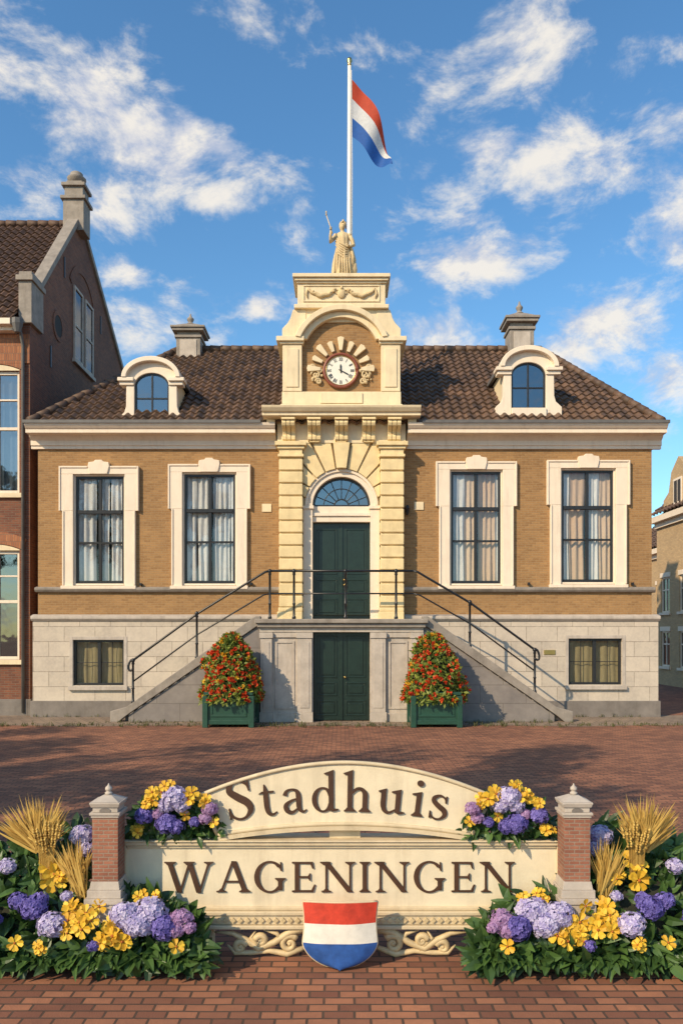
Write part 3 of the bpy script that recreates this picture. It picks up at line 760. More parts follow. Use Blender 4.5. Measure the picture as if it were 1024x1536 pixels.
sp=Part('plinth_rock','statue',ST,.01); sp.lathe(sx,sy,[(.46,13.161),(.46,13.22),(.40,13.24),(.37,13.27)],8,False)
sp.ball((sx+.33,sy,13.5),(.13,.14,.36),10,8,.12); sp.done()

# ================= FLAGPOLE =================
FP=empty('flagpole')
py_=1.15; pxx=X(524,py_)
q=Part('pole','pole',FP); q.lathe(pxx,py_,[(.09,12.0),(.085,13.5),(.075,16),(.055,20.35)],14); q.done()
q=Part('finial','brass',FP); q.lathe(pxx,py_,[(.05,20.35),(.07,20.38),(.04,20.42),(.09,20.5),(.07,20.58),(.02,20.62)],12); q.done()
q=Part('halyard','pole',FP); q.tube([(pxx+.075,py_-.03,13.3),(pxx+.09,py_-.03,17),(pxx+.06,py_-.03,20.2)],.008,5); q.done()
nu=28
def fpt(u,v):
    tx=527.5+ (60*u)+ (4*math.sin(pi*u))*(1-v) + v*3*math.sin(u*9)*(1-u*.5)
    top=119+ 70*u+ 34*u**3; bot=205+ 12*math.sin(u*3.2)+ 50*u**1.4
    pyy=top+(bot-top)*v + 2.5*math.sin(u*8+v*2)*u
    tx+= -10*u*u*(1-v)*.6
    yv=py_-.02+ .24*u*math.sin(u*8.5+v*2.6)+.06*math.sin(u*15+v*4)*u
    return (X(tx,py_),yv,Z(pyy,py_))
for nme,mt,v0,v1 in (('flag_red_band','fred',0,1/3),('flag_white_band','fwhite',1/3,2/3),('flag_blue_band','fblue',2/3,1)):
    P=Part(nme,mt,FP,fix=False); vs=[];fs=[]
    for i in range(nu+1):
        for j in range(7): vs.append(fpt(i/nu,v0+(v1-v0)*j/6))
    for i in range(nu):
        for j in range(6): fs.append((i*7+j,(i+1)*7+j,(i+1)*7+j+1,i*7+j+1))
    P.add(vs,fs,True,tint=.4)
    P.done()

# ================= BRICK HOUSE (left) =================
BH=empty('brick_house')
gx=-9.46; hx0=-19; y0=.3; yb=12.5; ez=12.0; ay=4.9; az=17.5; bz=az-(yb-ay)*.66
fw=[(-11.15,-9.78,Z(740,.3),Z(556,.3)),(-11.15,-9.78,Z(990,.3),Z(826,.3)),(-14.2,-12.8,Z(740,.3),Z(556,.3)),(-14.2,-12.8,Z(990,.3),Z(826,.3))]
P=Part('walls','redbrick',BH,fix=False)
wall_open(P,hx0,gx,.5,ez,y0,fw,.2)
P.add([(gx,y0,.5),(gx,yb,.5),(gx,yb,bz-.1),(gx,ay,az-.1),(gx,y0+.4,az-.1-(ay-y0-.4)*1.1),(gx,y0,ez)],[(0,1,2,3,4,5)])
P.add([(hx0,y0,.5),(hx0,yb,.5),(hx0,yb,bz),(hx0,ay,az-.1),(hx0,y0,ez)],[(0,1,2,3,4)])
P.done()
P=Part('base_course','plinth',BH,.01); P.box(hx0-.05,gx-.041,y0-.06,y0+.02,-.1,.5); P.box(gx-.04,gx+.05,y0-.06,yb,-.1,.5); P.done()
rt=Part('roof_tiles','tile2',BH,fix=False)
sl2=math.hypot(ay-y0+.4,az-.3-ez)
pantiles(rt,(hx0,y0-.4,ez-.1),(1,0,0),(0,ay-y0+.4,az-.3-ez+.1),gx-.3-hx0,sl2,lambda v:0,lambda v:gx-.3-hx0,.27,.36)
rt.add([(hx0,ay,az-.3),(gx-.2,ay,az-.3),(gx-.2,yb,bz-.25),(hx0,yb,bz-.25)],[(0,1,2,3)],tint=.3)
rt.done()
rr=Part('ridge_tiles','tile2',BH,fix=False); ridge(rr,(hx0,ay,az-.22),(gx-.3,ay,az-.22),.14); rr.done()
P=Part('gable_coping','greystone',BH,.015)
sl_=1.1
fy=y0+.75; fz=az-(ay-fy)*sl_
P.prism([(fy,fz-.05),(ay,az-.05),(ay,az+.2),(fy,fz+.2)],gx-.32,gx+.08,'x')
P.prism([(yb,bz-.05),(yb,bz+.2),(ay+.001,az+.2),(ay+.001,az-.05)],gx-.32,gx+.08,'x')
P.box(gx-.30,gx+.1,y0-.12,fy+.1,ez-.1,fz-.1); P.box(gx-.36,gx+.16,y0-.2,fy+.15,fz-.1,fz+.06); P.box(gx-.30,gx+.1,y0-.1,fy+.1,fz+.061,fz+.2)
k=math.sqrt(2)
for (w_,za,zc) in ((.74,az-.6,az+.5),(.9,az+.5,az+.62),(.66,az+.62,az+.98),(.84,az+.98,az+1.1),(.56,az+1.1,az+1.22)):
    P.lathe(gx-.1,ay,[(w_/2*k,za),(w_/2*k,zc-.002)],4,False,True)
P.lathe(gx-.1,ay,[(.2,az+1.22),(.32,az+1.34),(.34,az+1.42),(.24,az+1.46),(.22,az+1.6),(.12,az+1.66)],14)
P.done()
P=Part('gutter','white',BH,.01); P.box(hx0,gx-.4,y0-.5,y0-.3,ez-.28,ez-.1); P.box(hx0,gx-.4,y0-.3,y0,ez-.4,ez-.2); P.done()
P=Part('rain_pipe','lead',BH); P.tube([(gx-.22,y0-.4,ez-.15),(gx-.2,y0-.2,ez-.45),(gx-.18,y0-.08,ez-.8),(gx-.18,y0-.08,.1)],.05,8)
P.lathe(gx-.22,y0-.4,[(.09,ez-.5),(.17,ez-.25),(.17,ez-.1)],8,False); P.done()
fr=Part('window_frames','white',BH,.008); gl=Part('window_glass','darkglass',BH,fix=False); ar=Part('brick_arches','orangebrick',BH); rm=Part('rooms','room',BH); cu=Part('curtains','curtain_w',BH,fix=False)
bs=Part('stone_bands','cream',BH,.01)
for i,(a0,a1,b0,b1) in enumerate(fw):
    cx=(a0+a1)/2; y=y0+.08
    fr.box(a0,a0+.09,y,y+.1,b0,b1);fr.box(a1-.09,a1,y,y+.1,b0,b1);fr.box(a0+.09,a1-.09,y,y+.1,b1-.1,b1);fr.box(a0+.09,a1-.09,y,y+.1,b0,b0+.1)
    fr.box(cx-.04,cx+.04,y+.005,y+.09,b0+.1,b1-.1)
    zz=b0+(b1-b0)*.52; fr.box(a0+.09,cx-.04,y+.003,y+.09,zz,zz+.09); fr.box(cx+.04,a1-.09,y+.003,y+.09,zz,zz+.09)
    zz=b0+(b1-b0)*.76; fr.box(a0+.09,cx-.04,y+.003,y+.09,zz,zz+.05); fr.box(cx+.04,a1-.09,y+.003,y+.09,zz,zz+.05)
    gl.add([(a0,y+.06,b0),(a1,y+.06,b0),(a1,y+.06,b1),(a0,y+.06,b1)],[(0,1,2,3)])
    rm.box(a0-.3,a1+.3,y+.8,y+.9,b0-.2,b1+.2)
    if i in (0,2): curtain(cu,a0,a1,b0,b1,y+.2,7,.04)
    bs.box(a0-.1,a1+.1,y0-.1,y0+.05,b0-.14,b0-.001)
    n=14; Lr=[];Rr=[]
    for k_ in range(n+1):
        u=-1+2*k_/n; Lr.append((cx+u*.74,b1+.04+.16*(1-u*u))); Rr.append((cx+u*.92,b1+.34+.22*(1-u*u)))
    ar.strip(Lr,Rr,y0-.03,y0+.05)
    bs.strip([(cx-.7+1.4*k_/n,b1+.002) for k_ in range(n+1)],[(cx-.7+1.4*k_/n,b1+.03+.15*(1-(-1+2*k_/n)**2)) for k_ in range(n+1)],y0-.01,y0+.04)
ar.box(hx0,gx-.001,y0-.035,y0+.01,ez-1.3,ez-.42)
fg_=Part('gable_window_frames','landing',BH,.006)
for (a0,a1) in ((4.2,5.15),(5.4,6.35)):
    b0,b1=12.2,14.8
    fg_.box(gx+.001,gx+.07,a0,a0+.09,b0,b1);fg_.box(gx+.001,gx+.07,a1-.09,a1,b0,b1);fg_.box(gx+.001,gx+.07,a0+.09,a1-.09,b0,b0+.09);fg_.box(gx+.001,gx+.07,a0+.09,a1-.09,b1-.09,b1);fg_.box(gx+.001,gx+.06,a0+.09,a1-.09,13.4,13.48)
    gl.add([(gx+.03,a0,b0),(gx+.03,a1,b0),(gx+.03,a1,b1),(gx+.03,a0,b1)],[(0,1,2,3)])
    rm.box(gx+.002,gx+.012,a0+.05,a1-.05,b0+.05,b1-.05)
fg_.box(gx+.001,gx+.12,4.1,6.45,12.06,12.19); fg_.done()
nA=18
for cy2,cz2,r0,r1,a0_,a1_ in ((5.27,14.2,1.35,1.6,25,155),(2.7,12.75,.36,.5,0,360)):
    A=arc(cy2,cz2,r0,a0_,a1_,nA); B=arc(cy2,cz2,r1,a0_,a1_,nA)
    vs=[(gx+.03,a_,b_) for a_,b_ in A]+[(gx+.03,a_,b_) for a_,b_ in B]+[(gx-.01,a_,b_) for a_,b_ in B]+[(gx-.01,a_,b_) for a_,b_ in A]
    fs=[]; n1=nA+1
    for i in range(nA): fs+=[(i,i+1,n1+i+1,n1+i),(n1+i,n1+i+1,2*n1+i+1,2*n1+i),(i,3*n1+i,3*n1+i+1,i+1)]
    dkp=Part('relieving_arch','redbrick',BH) ; dkp.add(vs,fs); dkp.done()
rm.prism(arc(2.7,12.75,.36,0,340,17),gx+.002,gx+.015,'x')
for q in (fr,gl,ar,rm,cu,bs): q.done()
P=Part('wall_anchors','iron',BH)
for (yy_,zz_) in ((3.3,15),(7.4,14.6),(2.0,11.5),(8,12.3)): P.box(gx+.001,gx+.03,yy_-.03,yy_+.03,zz_-.35,zz_+.35)
P.done()

# ================= HOUSES (right, distance) =================
def sidehouse(xw,y0,y1,ez,rz,gable):
    H=empty('brick_house')
    P=Part('walls','farbrick',H,.0,fix=False)
    n=int((y1-y0)/2.1); st_=(y1-y0)/n; ops=[]
    for i in range(n):
        for fl_ in range(int(ez//2.8)):
            yc=y0+st_*(i+.5); zz=.9+fl_*2.6
            if zz+1.7<ez-.2: ops.append((yc-.5,yc+.5,zz,zz+1.7))
    wall_open(P,y0,y1,0,ez,xw,ops,.15,'x')
    P.add([(xw,y1,0),(xw+9,y1,0),(xw+9,y1,ez),(xw+4.5,y1,rz),(xw,y1,ez)],[(0,1,2,3,4)])
    P.add([(xw,y0,0),(xw+9,y0,0),(xw+9,y0,ez),(xw+4.5,y0,rz),(xw,y0,ez)],[(0,1,2,3,4)])
    P.add([(xw+9,y0,0),(xw+9,y1,0),(xw+9,y1,ez),(xw+9,y0,ez)],[(0,1,2,3)])
    if gable:
        for gy in (y0+2.5,y1-2.6):
            P.prism([(gy-1.7,ez),(gy+1.7,ez),(gy+1.7,ez+.7),(gy+1.1,ez+1.0),(gy+.8,ez+1.9),(gy,ez+2.5),(gy-.8,ez+1.9),(gy-1.1,ez+1.0),(gy-1.7,ez+.7)],xw-.03,xw+3,'x')
    P.done()
    f=Part('window_frames','white',H); g_=Part('window_glass','darkglass',H,fix=False); r_=Part('rooms','room',H)
    if gable:
        for gy in (y0+2.5,y1-2.6):
            f.box(xw-.08,xw-.031,gy-.45,gy+.45,ez+.3,ez+1.5); r_.box(xw-.085,xw-.0801,gy-.36,gy-.03,ez+.4,ez+1.4); r_.box(xw-.085,xw-.0801,gy+.03,gy+.36,ez+.4,ez+1.4)
    for (a,b,c_,d) in ops:
        f.box(xw+.05,xw+.12,a,a+.08,c_,d);f.box(xw+.05,xw+.12,b-.08,b,c_,d);f.box(xw+.05,xw+.12,a+.08,b-.08,d-.08,d);f.box(xw+.05,xw+.12,a+.08,b-.08,c_,c_+.08)
        f.box(xw+.055,xw+.115,(a+b)/2-.03,(a+b)/2+.03,c_+.08,d-.08); f.box(xw+.053,xw+.11,a+.08,b-.08,c_+1.05,c_+1.11)
        f.box(xw-.08,xw-.001,a-.12,b+.12,c_-.12,c_-.001); f.box(xw-.03,xw-.001,a-.1,b+.1,d+.001,d+.22)
        g_.add([(xw+.09,a,c_),(xw+.09,b,c_),(xw+.09,b,d),(xw+.09,a,d)],[(0,1,2,3)])
        r_.box(xw+.5,xw+.55,a-.2,b+.2,c_-.2,d+.2)
    f.box(xw-.35,xw-.09,y0-.1,y1+.1,ez-.3,ez-.02); f.box(xw-.12,xw-.001,y0,y1,ez-.55,ez-.301)
    f.done();g_.done();r_.done()
    t=Part('roof_tiles','tile',H,fix=False)
    s_=math.hypot(4.9,rz-ez)
    pantiles(t,(xw-.4,y0,ez+.02),(0,1,0),(4.9,0,rz-ez),y1-y0,s_,lambda v:0,lambda v:y1-y0,.4,.45)
    t.add([(xw+4.5,y0,rz),(xw+4.5,y1,rz),(xw+9.3,y1,ez),(xw+9.3,y0,ez)],[(0,1,2,3)]); t.done()
    c_=Part('chimney_stack','redbrick',H); c_.box(xw+4.1,xw+4.9,y1-2,y1-1.2,rz-.5,rz+1.2); c_.done()
sidehouse(15.6,3,15.6,8.2,12.0,True)
sidehouse(17.6,17,30,7.2,10.2,False)
sidehouse(19.5,31,50,7.5,10.5,False)

# ================= GROUND =================
G=Part('ground','ground',None,fix=False); G.add([(-400,-400,0),(400,-400,0),(400,400,0),(-400,400,0)],[(0,1,2,3)]); G.done()
G=Part('pavement','pave',None,fix=False)
n=60; vs=[];fs=[]
for i in range(n+1):
    x=-19+38*i/n+0.0; vs.append((x,-2.45+.12*math.sin(i*.9)+U(-.05,.05),.004)); vs.append((x,.3,.004))
for i in range(n): fs.append((2*i,2*i+2,2*i+3,2*i+1))
G.add(vs,fs); G.done()
gr=Part('grass','grass',None,fix=False)
def tuft(x,y,n,h):
    for _ in range(n):
        a=U(0,2*pi); d=Vector((math.cos(a),math.sin(a),0)); b=Vector((x+U(-.06,.06),y+U(-.06,.06),.0)); hh=h*U(.5,1.2); sw=d.cross(Vector((0,0,1)))*.006
        m=b+d*hh*.25+Vector((0,0,hh*.7)); t=b+d*hh*.6+Vector((0,0,hh))
        gr.add([b-sw,b+sw,m+sw,m-sw,t],[(0,1,2,3),(3,2,4)],tint=R())
for i in range(520):
    x=U(-13,12.5)
    if R()<.65: y=-2.45+random.gauss(0,.14)
    else: y=-.19+random.gauss(0,.03) if abs(x)>2.6 and abs(x)<9.2 else -2.5+random.gauss(0,.3)
    if abs(x)<6.6 and y>-1.7: y=-1.66-abs(random.gauss(0,.05)) if abs(x)>.9 else -2.5
    tuft(x,y,6,U(.05,.13))
gr.done()

# ================= FOLIAGE HELPERS =================
def rv():
    while True:
        v=Vector((U(-1,1),U(-1,1),U(-1,1)))
        if .05<v.length<1: return v.normalized()
def leaf(P,b,d,n,L,W,curl=.25,st=4,tint=None):
    d=d.normalized(); s=d.cross(n)
    if s.length<1e-4: s=d.cross(Vector((1,0,.3)))
    s.normalize(); n=s.cross(d).normalized()
    vs=[];fs=[]
    for i in range(st+1):
        t=i/st; w=W*.5*math.sin(pi*min(1,t*.92+.04)**.75)
        c=b+d*L*t-n*(curl*L*t*t)
        vs+= [c+s*w+n*w*.35,c,c-s*w+n*w*.35]
    for i in range(st):
        fs+=[(3*i,3*i+1,3*i+4,3*i+3),(3*i+1,3*i+2,3*i+5,3*i+4)]
    P.add(vs,fs,False,tint=R() if tint is None else tint)
def simple_leaf(P,b,d,n,L,W,tint=None):
    s=d.cross(n)
    if s.length<1e-4: return
    s.normalize()
    P.add([b,b+d*L*.5+s*W*.5,b+d*L,b+d*L*.5-s*W*.5],[(0,1,2,3)],tint=R() if tint is None else tint)

def planter(cx,cy):
    E=empty('flower_planter')
    P=Part('box','boxgreen',E,.012)
    w=.61
    P.box(cx-w,cx+w,cy-w,cy+w,.10,.86); P.box(cx-w-.04,cx+w+.04,cy-w-.04,cy+w+.04,.861,.94); P.box(cx-w-.03,cx+w+.03,cy-w-.03,cy+w+.03,.08,.20)
    for sx_ in (-1,1):
        for sy_ in (-1,1):
            P.box(cx+sx_*w-.07,cx+sx_*w+.07,cy+sy_*w-.07,cy+sy_*w+.07,0,.84)
    P.box(cx-w+.13,cx+w-.13,cy-w-.02,cy-w-.001,.28,.34);P.box(cx-w+.13,cx+w-.13,cy-w-.02,cy-w-.001,.74,.80)
    P.box(cx-w+.13,cx-w+.19,cy-w-.02,cy-w-.001,.341,.739);P.box(cx+w-.19,cx+w-.13,cy-w-.02,cy-w-.001,.341,.739)
    P.done()
    S=Part('soil_core','soil',E); S.lathe(cx,cy,[(.5,.86),(.52,1.1),(.42,1.5),(.22,2.0),(.05,2.2)],12); S.done()
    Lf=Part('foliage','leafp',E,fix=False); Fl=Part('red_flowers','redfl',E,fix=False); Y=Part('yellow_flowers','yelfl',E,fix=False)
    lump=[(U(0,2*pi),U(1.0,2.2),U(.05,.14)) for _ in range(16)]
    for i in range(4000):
        z=.66+1.80*(R()**1.2); t=(z-.66)/1.80
        rad=.78*(1-t)**.60+.05
        a=U(0,2*pi)
        for (la,lz,lr) in lump:
            da=abs((a-la+pi)%(2*pi)-pi)
            if da<.5 and abs(z-lz)<.22: rad+=lr*(1-da/.5)
        rr=rad*U(.80,1.06)
        if z<.96 and rr<.72: rr=U(.70,.84)
        p_=Vector((cx+rr*math.cos(a),cy+rr*math.sin(a),z)); o=Vector((math.cos(a),math.sin(a),.5))
        d=(o*.5+rv()*.9+Vector((0,0,-.25))).normalized(); nn=(o+rv()*.6).normalized()
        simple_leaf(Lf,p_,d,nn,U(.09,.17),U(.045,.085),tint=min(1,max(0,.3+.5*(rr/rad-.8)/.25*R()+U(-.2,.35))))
        if i%11==0:
            c=Vector((cx+rad*1.05*math.cos(a),cy+rad*1.05*math.sin(a),z+.03))
            T_=Fl if R()<.84 else Y
            for k in range(11):
                dd_=(o.normalized()*.7+rv()).normalized(); simple_leaf(T_,c,dd_,rv(),U(.055,.085),.07)
    for q in (Lf,Fl,Y): q.done()
planter(X(343,-2.75),-2.2); planter(X(654,-2.75),-2.2)

# ================= TOWN SIGN =================
SG=empty('town_sign')
SY=-17.8
def sx_(px): return X(px,SY)
def sz_(py): return Z(py,SY)
P=Part('main_panel','signcream',SG,.008)
xa,xb=-1.69,1.69; za,zb_=sz_(1365),sz_(1268)
P.box(xa,xb,SY,SY+.16,za,zb_)
P.done()
P=Part('panel_mouldings','signedge',SG,.007)
P.box(xa-.02,xb+.02,SY-.035,SY+.18,zb_+.001,zb_+.03); P.box(xa-.04,xb+.04,SY-.05,SY+.20,zb_+.031,zb_+.045)
P.box(xa,xb,SY-.022,SY-.001,za,za+.028); P.box(xa,xa+.026,SY-.022,SY-.001,za+.029,zb_-.001); P.box(xb-.026,xb,SY-.022,SY-.001,za+.029,zb_-.001); P.box(xa+.027,xb-.027,SY-.018,SY-.001,zb_-.022,zb_-.001)
P.box(-1.40,1.38,SY-.05,SY+.16,za-.032,za-.001); P.box(-1.36,1.34,SY-.035,SY+.15,za-.105,za-.033); P.box(-1.30,1.28,SY-.06,SY+.16,za-.135,za-.106)
for s_ in (-1,1):
    q0,q1=sorted((s_*1.0,s_*1.22)); P.box(q0,q1,SY+.02,SY+.14,0,za-.136)
P.box(-.2,.18,SY+.02,SY+.14,0,za-.136)
P.done()
P=Part('diamond_frieze','gold',SG,.003)
x=-1.33
while x<1.31:
    zc=za-.069
    P.prism([(x-.024,zc),(x,zc-.024),(x+.024,zc),(x,zc+.024)],SY-.05,SY-.036); x+=.055
P.done()
P=Part('arched_panel','signcream',SG,.008)
def archtop(t): return (t*1.135, sz_(1144)-.262*abs(t)**1.9)
def archbot(t): return (t*.985, sz_(1236)-.085*abs(t)**2)
n=40
ox=sx_(517)
Tl=[(archtop(-1+2*i/n)[0]+ox,archtop(-1+2*i/n)[1]) for i in range(n+1)]; Bl=[(archbot(-1+2*i/n)[0]+ox,archbot(-1+2*i/n)[1]) for i in range(n+1)]
P.strip(Bl,Tl,SY+.0,SY+.10)
P.done()
P=Part('arch_rim','signedge',SG)
P.tube([(a,SY-.004,b) for a,b in Tl],.016,8); P.tube([(a,SY-.004,b) for a,b in Bl],.016,8)
P.tube([(Tl[0][0],SY-.004,Tl[0][1]),(Bl[0][0],SY-.004,Bl[0][1])],.016,8);P.tube([(Tl[-1][0],SY-.004,Tl[-1][1]),(Bl[-1][0],SY-.004,Bl[-1][1])],.016,8)
P.strip([(a*1.0,b-.045) for a,b in Bl],[(a,b-.014) for a,b in Bl],SY-.03,SY+.12)
for s_ in (-1,1):
    q0,q1=sorted((s_*.86+ox,s_*.96+ox)); P.box(q0,q1,SY+.02,SY+.10,zb_+.046,sz_(1236)-.10)
P.box(ox-.12,ox+.12,SY+.04,SY+.09,zb_+.046,sz_(1236)-.046)
P.done()
# ---- lettering ----
def catm(pts,k=8):
    out=[]
    for i in range(len(pts)-1):
        p0=pts[max(0,i-1)];p1=pts[i];p2=pts[i+1];p3=pts[min(len(pts)-1,i+2)]
        for j in range(k):
            t=j/k
            out.append(tuple(.5*((2*p1[c])+(-p0[c]+p2[c])*t+(2*p0[c]-5*p1[c]+4*p2[c]-p3[c])*t*t+(-p0[c]+3*p1[c]-3*p2[c]+p3[c])*t**3) for c in range(3)))
    out.append(tuple(pts[-1])); return out
def stroke(pts):
    s=catm(pts); L=[];Rr=[]
    for i,q in enumerate(s):
        a=s[max(0,i-1)];b=s[min(len(s)-1,i+1)]; d=Vector((b[0]-a[0],b[1]-a[1]))
        if d.length<1e-9: d=Vector((1,0))
        d.normalize(); L.append((q[0]-d.y*q[2]/2,q[1]+d.x*q[2]/2)); Rr.append((q[0]+d.y*q[2]/2,q[1]-d.x*q[2]/2))
    return ('s',L,Rr)
def bowl(cx,cz,rx,rz,tt,tn,a0,a1,n=30): return ('s',arc(cx,cz,rx,a0,a1,n,rz),arc(cx,cz,rx-tt,a0,a1,n,rz-tn))
def poly(*p): return ('p',list(p))
def rect(a,b,c,d): return poly((a,b),(c,b),(c,d),(a,d))
def serb(xc,w,sw,z=0,up=1,t=.045):
    h=w; b=.05
    return poly((xc-h,z),(xc+h,z),(xc+h,z+up*t*.6),(xc+sw/2+b,z+up*t),(xc+sw/2,z+up*(t+.06)),(xc-sw/2,z+up*(t+.06)),(xc-sw/2-b,z+up*t),(xc-h,z+up*t*.6))
def diag(x0,z0,x1,z1,w): return poly((x0-w/2,z0),(x0+w/2,z0),(x1+w/2,z1),(x1-w/2,z1))
GL={}
GL['I']=(.40,[rect(.135,.05,.265,.95),serb(.2,.15,.13),serb(.2,.15,.13,1,-1)])
GL['N']=(1.0,[rect(.14,.05,.20,.95),diag(.16,1,.86,0,.17),rect(.83,.04,.885,.95),serb(.17,.14,.06),serb(.14,.15,.10,1,-1),serb(.858,.14,.06,1,-1)])
GL['E']=(.78,[rect(.12,.02,.25,.98),poly((.04,0),(.66,0),(.72,.24),(.68,.24),(.60,.06),(.25,.055),(.04,.045)),poly((.04,1),(.64,1),(.67,.78),(.63,.78),(.57,.94),(.25,.945),(.04,.955)),rect(.24,.475,.52,.525),poly((.50,.475),(.55,.38),(.57,.38),(.57,.62),(.55,.62),(.50,.525))])
GL['A']=(.98,[diag(.17,.04,.49,1.02,.065),diag(.52,1.02,.84,.04,.15),rect(.25,.32,.70,.37),serb(.16,.14,.05),serb(.84,.16,.14)])
GL['W']=(1.38,[diag(.13,.97,.42,-.02,.15),diag(.43,-.02,.70,.98,.06),diag(.70,1.0,.98,-.02,.15),diag(.99,-.02,1.26,.97,.06),serb(.14,.16,.14,1,-1),serb(1.26,.13,.05,1,-1),serb(.69,.15,.12,1.003,-1)])
GL['G']=(1.02,[bowl(.50,.5,.45,.53,.15,.055,42,318),poly((.80,.99),(.84,.99),(.86,.70),(.82,.70),(.78,.80),(.72,.90),(.80,.86)),rect(.74,.06,.87,.42),serb(.805,.15,.13,.46,-1),poly((.74,.08),(.87,.10),(.80,.15),(.74,.20))])
GL['S']=(.66,[stroke([(.55,.73,.03),(.51,.88,.06),(.33,.985,.06),(.15,.90,.11),(.11,.74,.15),(.27,.57,.18),(.48,.40,.18),(.54,.21,.14),(.42,.04,.07),(.25,.0,.055),(.09,.10,.06),(.04,.30,.03)]),poly((.53,.97),(.57,.97),(.575,.70),(.535,.70)),poly((.02,.31),(.06,.31),(.065,.02),(.02,.02))])
GL['t']=(.46,[stroke([(.17,.80,.02),(.19,.66,.09),(.19,.5,.12),(.19,.2,.12),(.23,.05,.10),(.32,.01,.06),(.42,.07,.03)]),poly((.02,.57),(.38,.57),(.38,.62),(.10,.62))])
GL['a']=(.60,[stroke([(.09,.46,.11),(.14,.57,.07),(.27,.605,.05),(.38,.55,.09),(.41,.42,.12),(.41,.16,.12),(.45,.05,.08),(.52,.02,.05),(.59,.07,.025)]),stroke([(.40,.37,.03),(.22,.31,.06),(.10,.20,.11),(.13,.06,.11),(.25,.02,.07),(.40,.13,.03)])])
GL['d']=(.70,[bowl(.30,.305,.26,.325,.12,.045,20,340),rect(.44,.02,.56,1.0),poly((.34,.985),(.56,1.07),(.56,.97),(.50,.93),(.36,.955)),poly((.50,0),(.56,0),(.67,.03),(.67,.06),(.50,.08))])
GL['h']=(.72,[rect(.10,.04,.22,1.0),poly((.0,.985),(.22,1.07),(.22,.95),(.16,.92),(.02,.955)),stroke([(.19,.44,.03),(.30,.57,.07),(.42,.585,.08),(.51,.48,.12),(.52,.3,.12),(.52,.05,.12)]),serb(.16,.14,.12),serb(.52,.14,.12)])
GL['u']=(.72,[stroke([(.15,.58,.12),(.15,.4,.12),(.15,.2,.12),(.20,.06,.10),(.31,.02,.06),(.44,.10,.03)]),rect(.44,.03,.56,.60),poly((.03,.57),(.21,.635),(.21,.55),(.15,.52),(.03,.54)),poly((.34,.57),(.56,.635),(.56,.55),(.48,.52),(.34,.54)),poly((.50,0),(.56,0),(.67,.03),(.67,.06),(.50,.08))])
GL['i']=(.36,[rect(.12,.04,.24,.6),poly((.02,.57),(.24,.635),(.24,.55),(.16,.52),(.02,.54)),serb(.18,.14,.12),poly(*arc(.18,.85,.08,0,345,15))])
GL['s']=(.50,[stroke([(.38,.45,.03),(.36,.54,.05),(.24,.61,.05),(.11,.55,.09),(.10,.45,.11),(.22,.34,.13),(.36,.24,.13),(.39,.12,.10),(.30,.02,.05),(.18,.0,.045),(.07,.07,.05),(.04,.18,.03)]),poly((.365,.61),(.40,.61),(.405,.43),(.37,.43)),poly((.02,.19),(.055,.19),(.06,.01),(.02,.01))])
def put(P,word,T,track,sx):
    tot=sum(GL[c][0]*sx+track for c in word)-track
    x=-tot/2
    for c in word:
        adv,pc_=GL[c]
        for k,pp in enumerate(pc_):
            d=.0011*k
            if pp[0]=='s': P.strip([T(x+a*sx,b) for a,b in pp[1]],[T(x+a*sx,b) for a,b in pp[2]],SY-.012-d,SY+.002)
            else: P.prism([T(x+a*sx,b) for a,b in pp[1]],SY-.012-d,SY+.002)
        x+=adv*sx+track
LT=Part('lettering','letter',SG)
cap=sz_(1293)-sz_(1338)
wt=sum(GL[c][0]*1.2+.10 for c in 'WAGENINGEN')-.1
kx=(sx_(771)-sx_(248))/(wt*cap)
xo=(sx_(771)+sx_(248))/2
put(LT,'WAGENINGEN',lambda a,b:(xo+a*cap*kx,sz_(1338)+b*cap),.10,1.2)
cap2=.300
wt2=sum(GL[c][0]*1.05+.09 for c in 'Stadhuis')-.09
kx2=(sx_(672)-sx_(344))/(wt2*cap2)
xo2=(sx_(672)+sx_(344))/2
def TA(a,b):
    x=a*cap2*kx2; Rd=4.8; th=x/Rd; z0=sz_(1217)
    r=Rd+b*cap2
    return (xo2+r*math.sin(th), z0-Rd+r*math.cos(th))
put(LT,'Stadhuis',TA,.09,1.05)
LT.done()
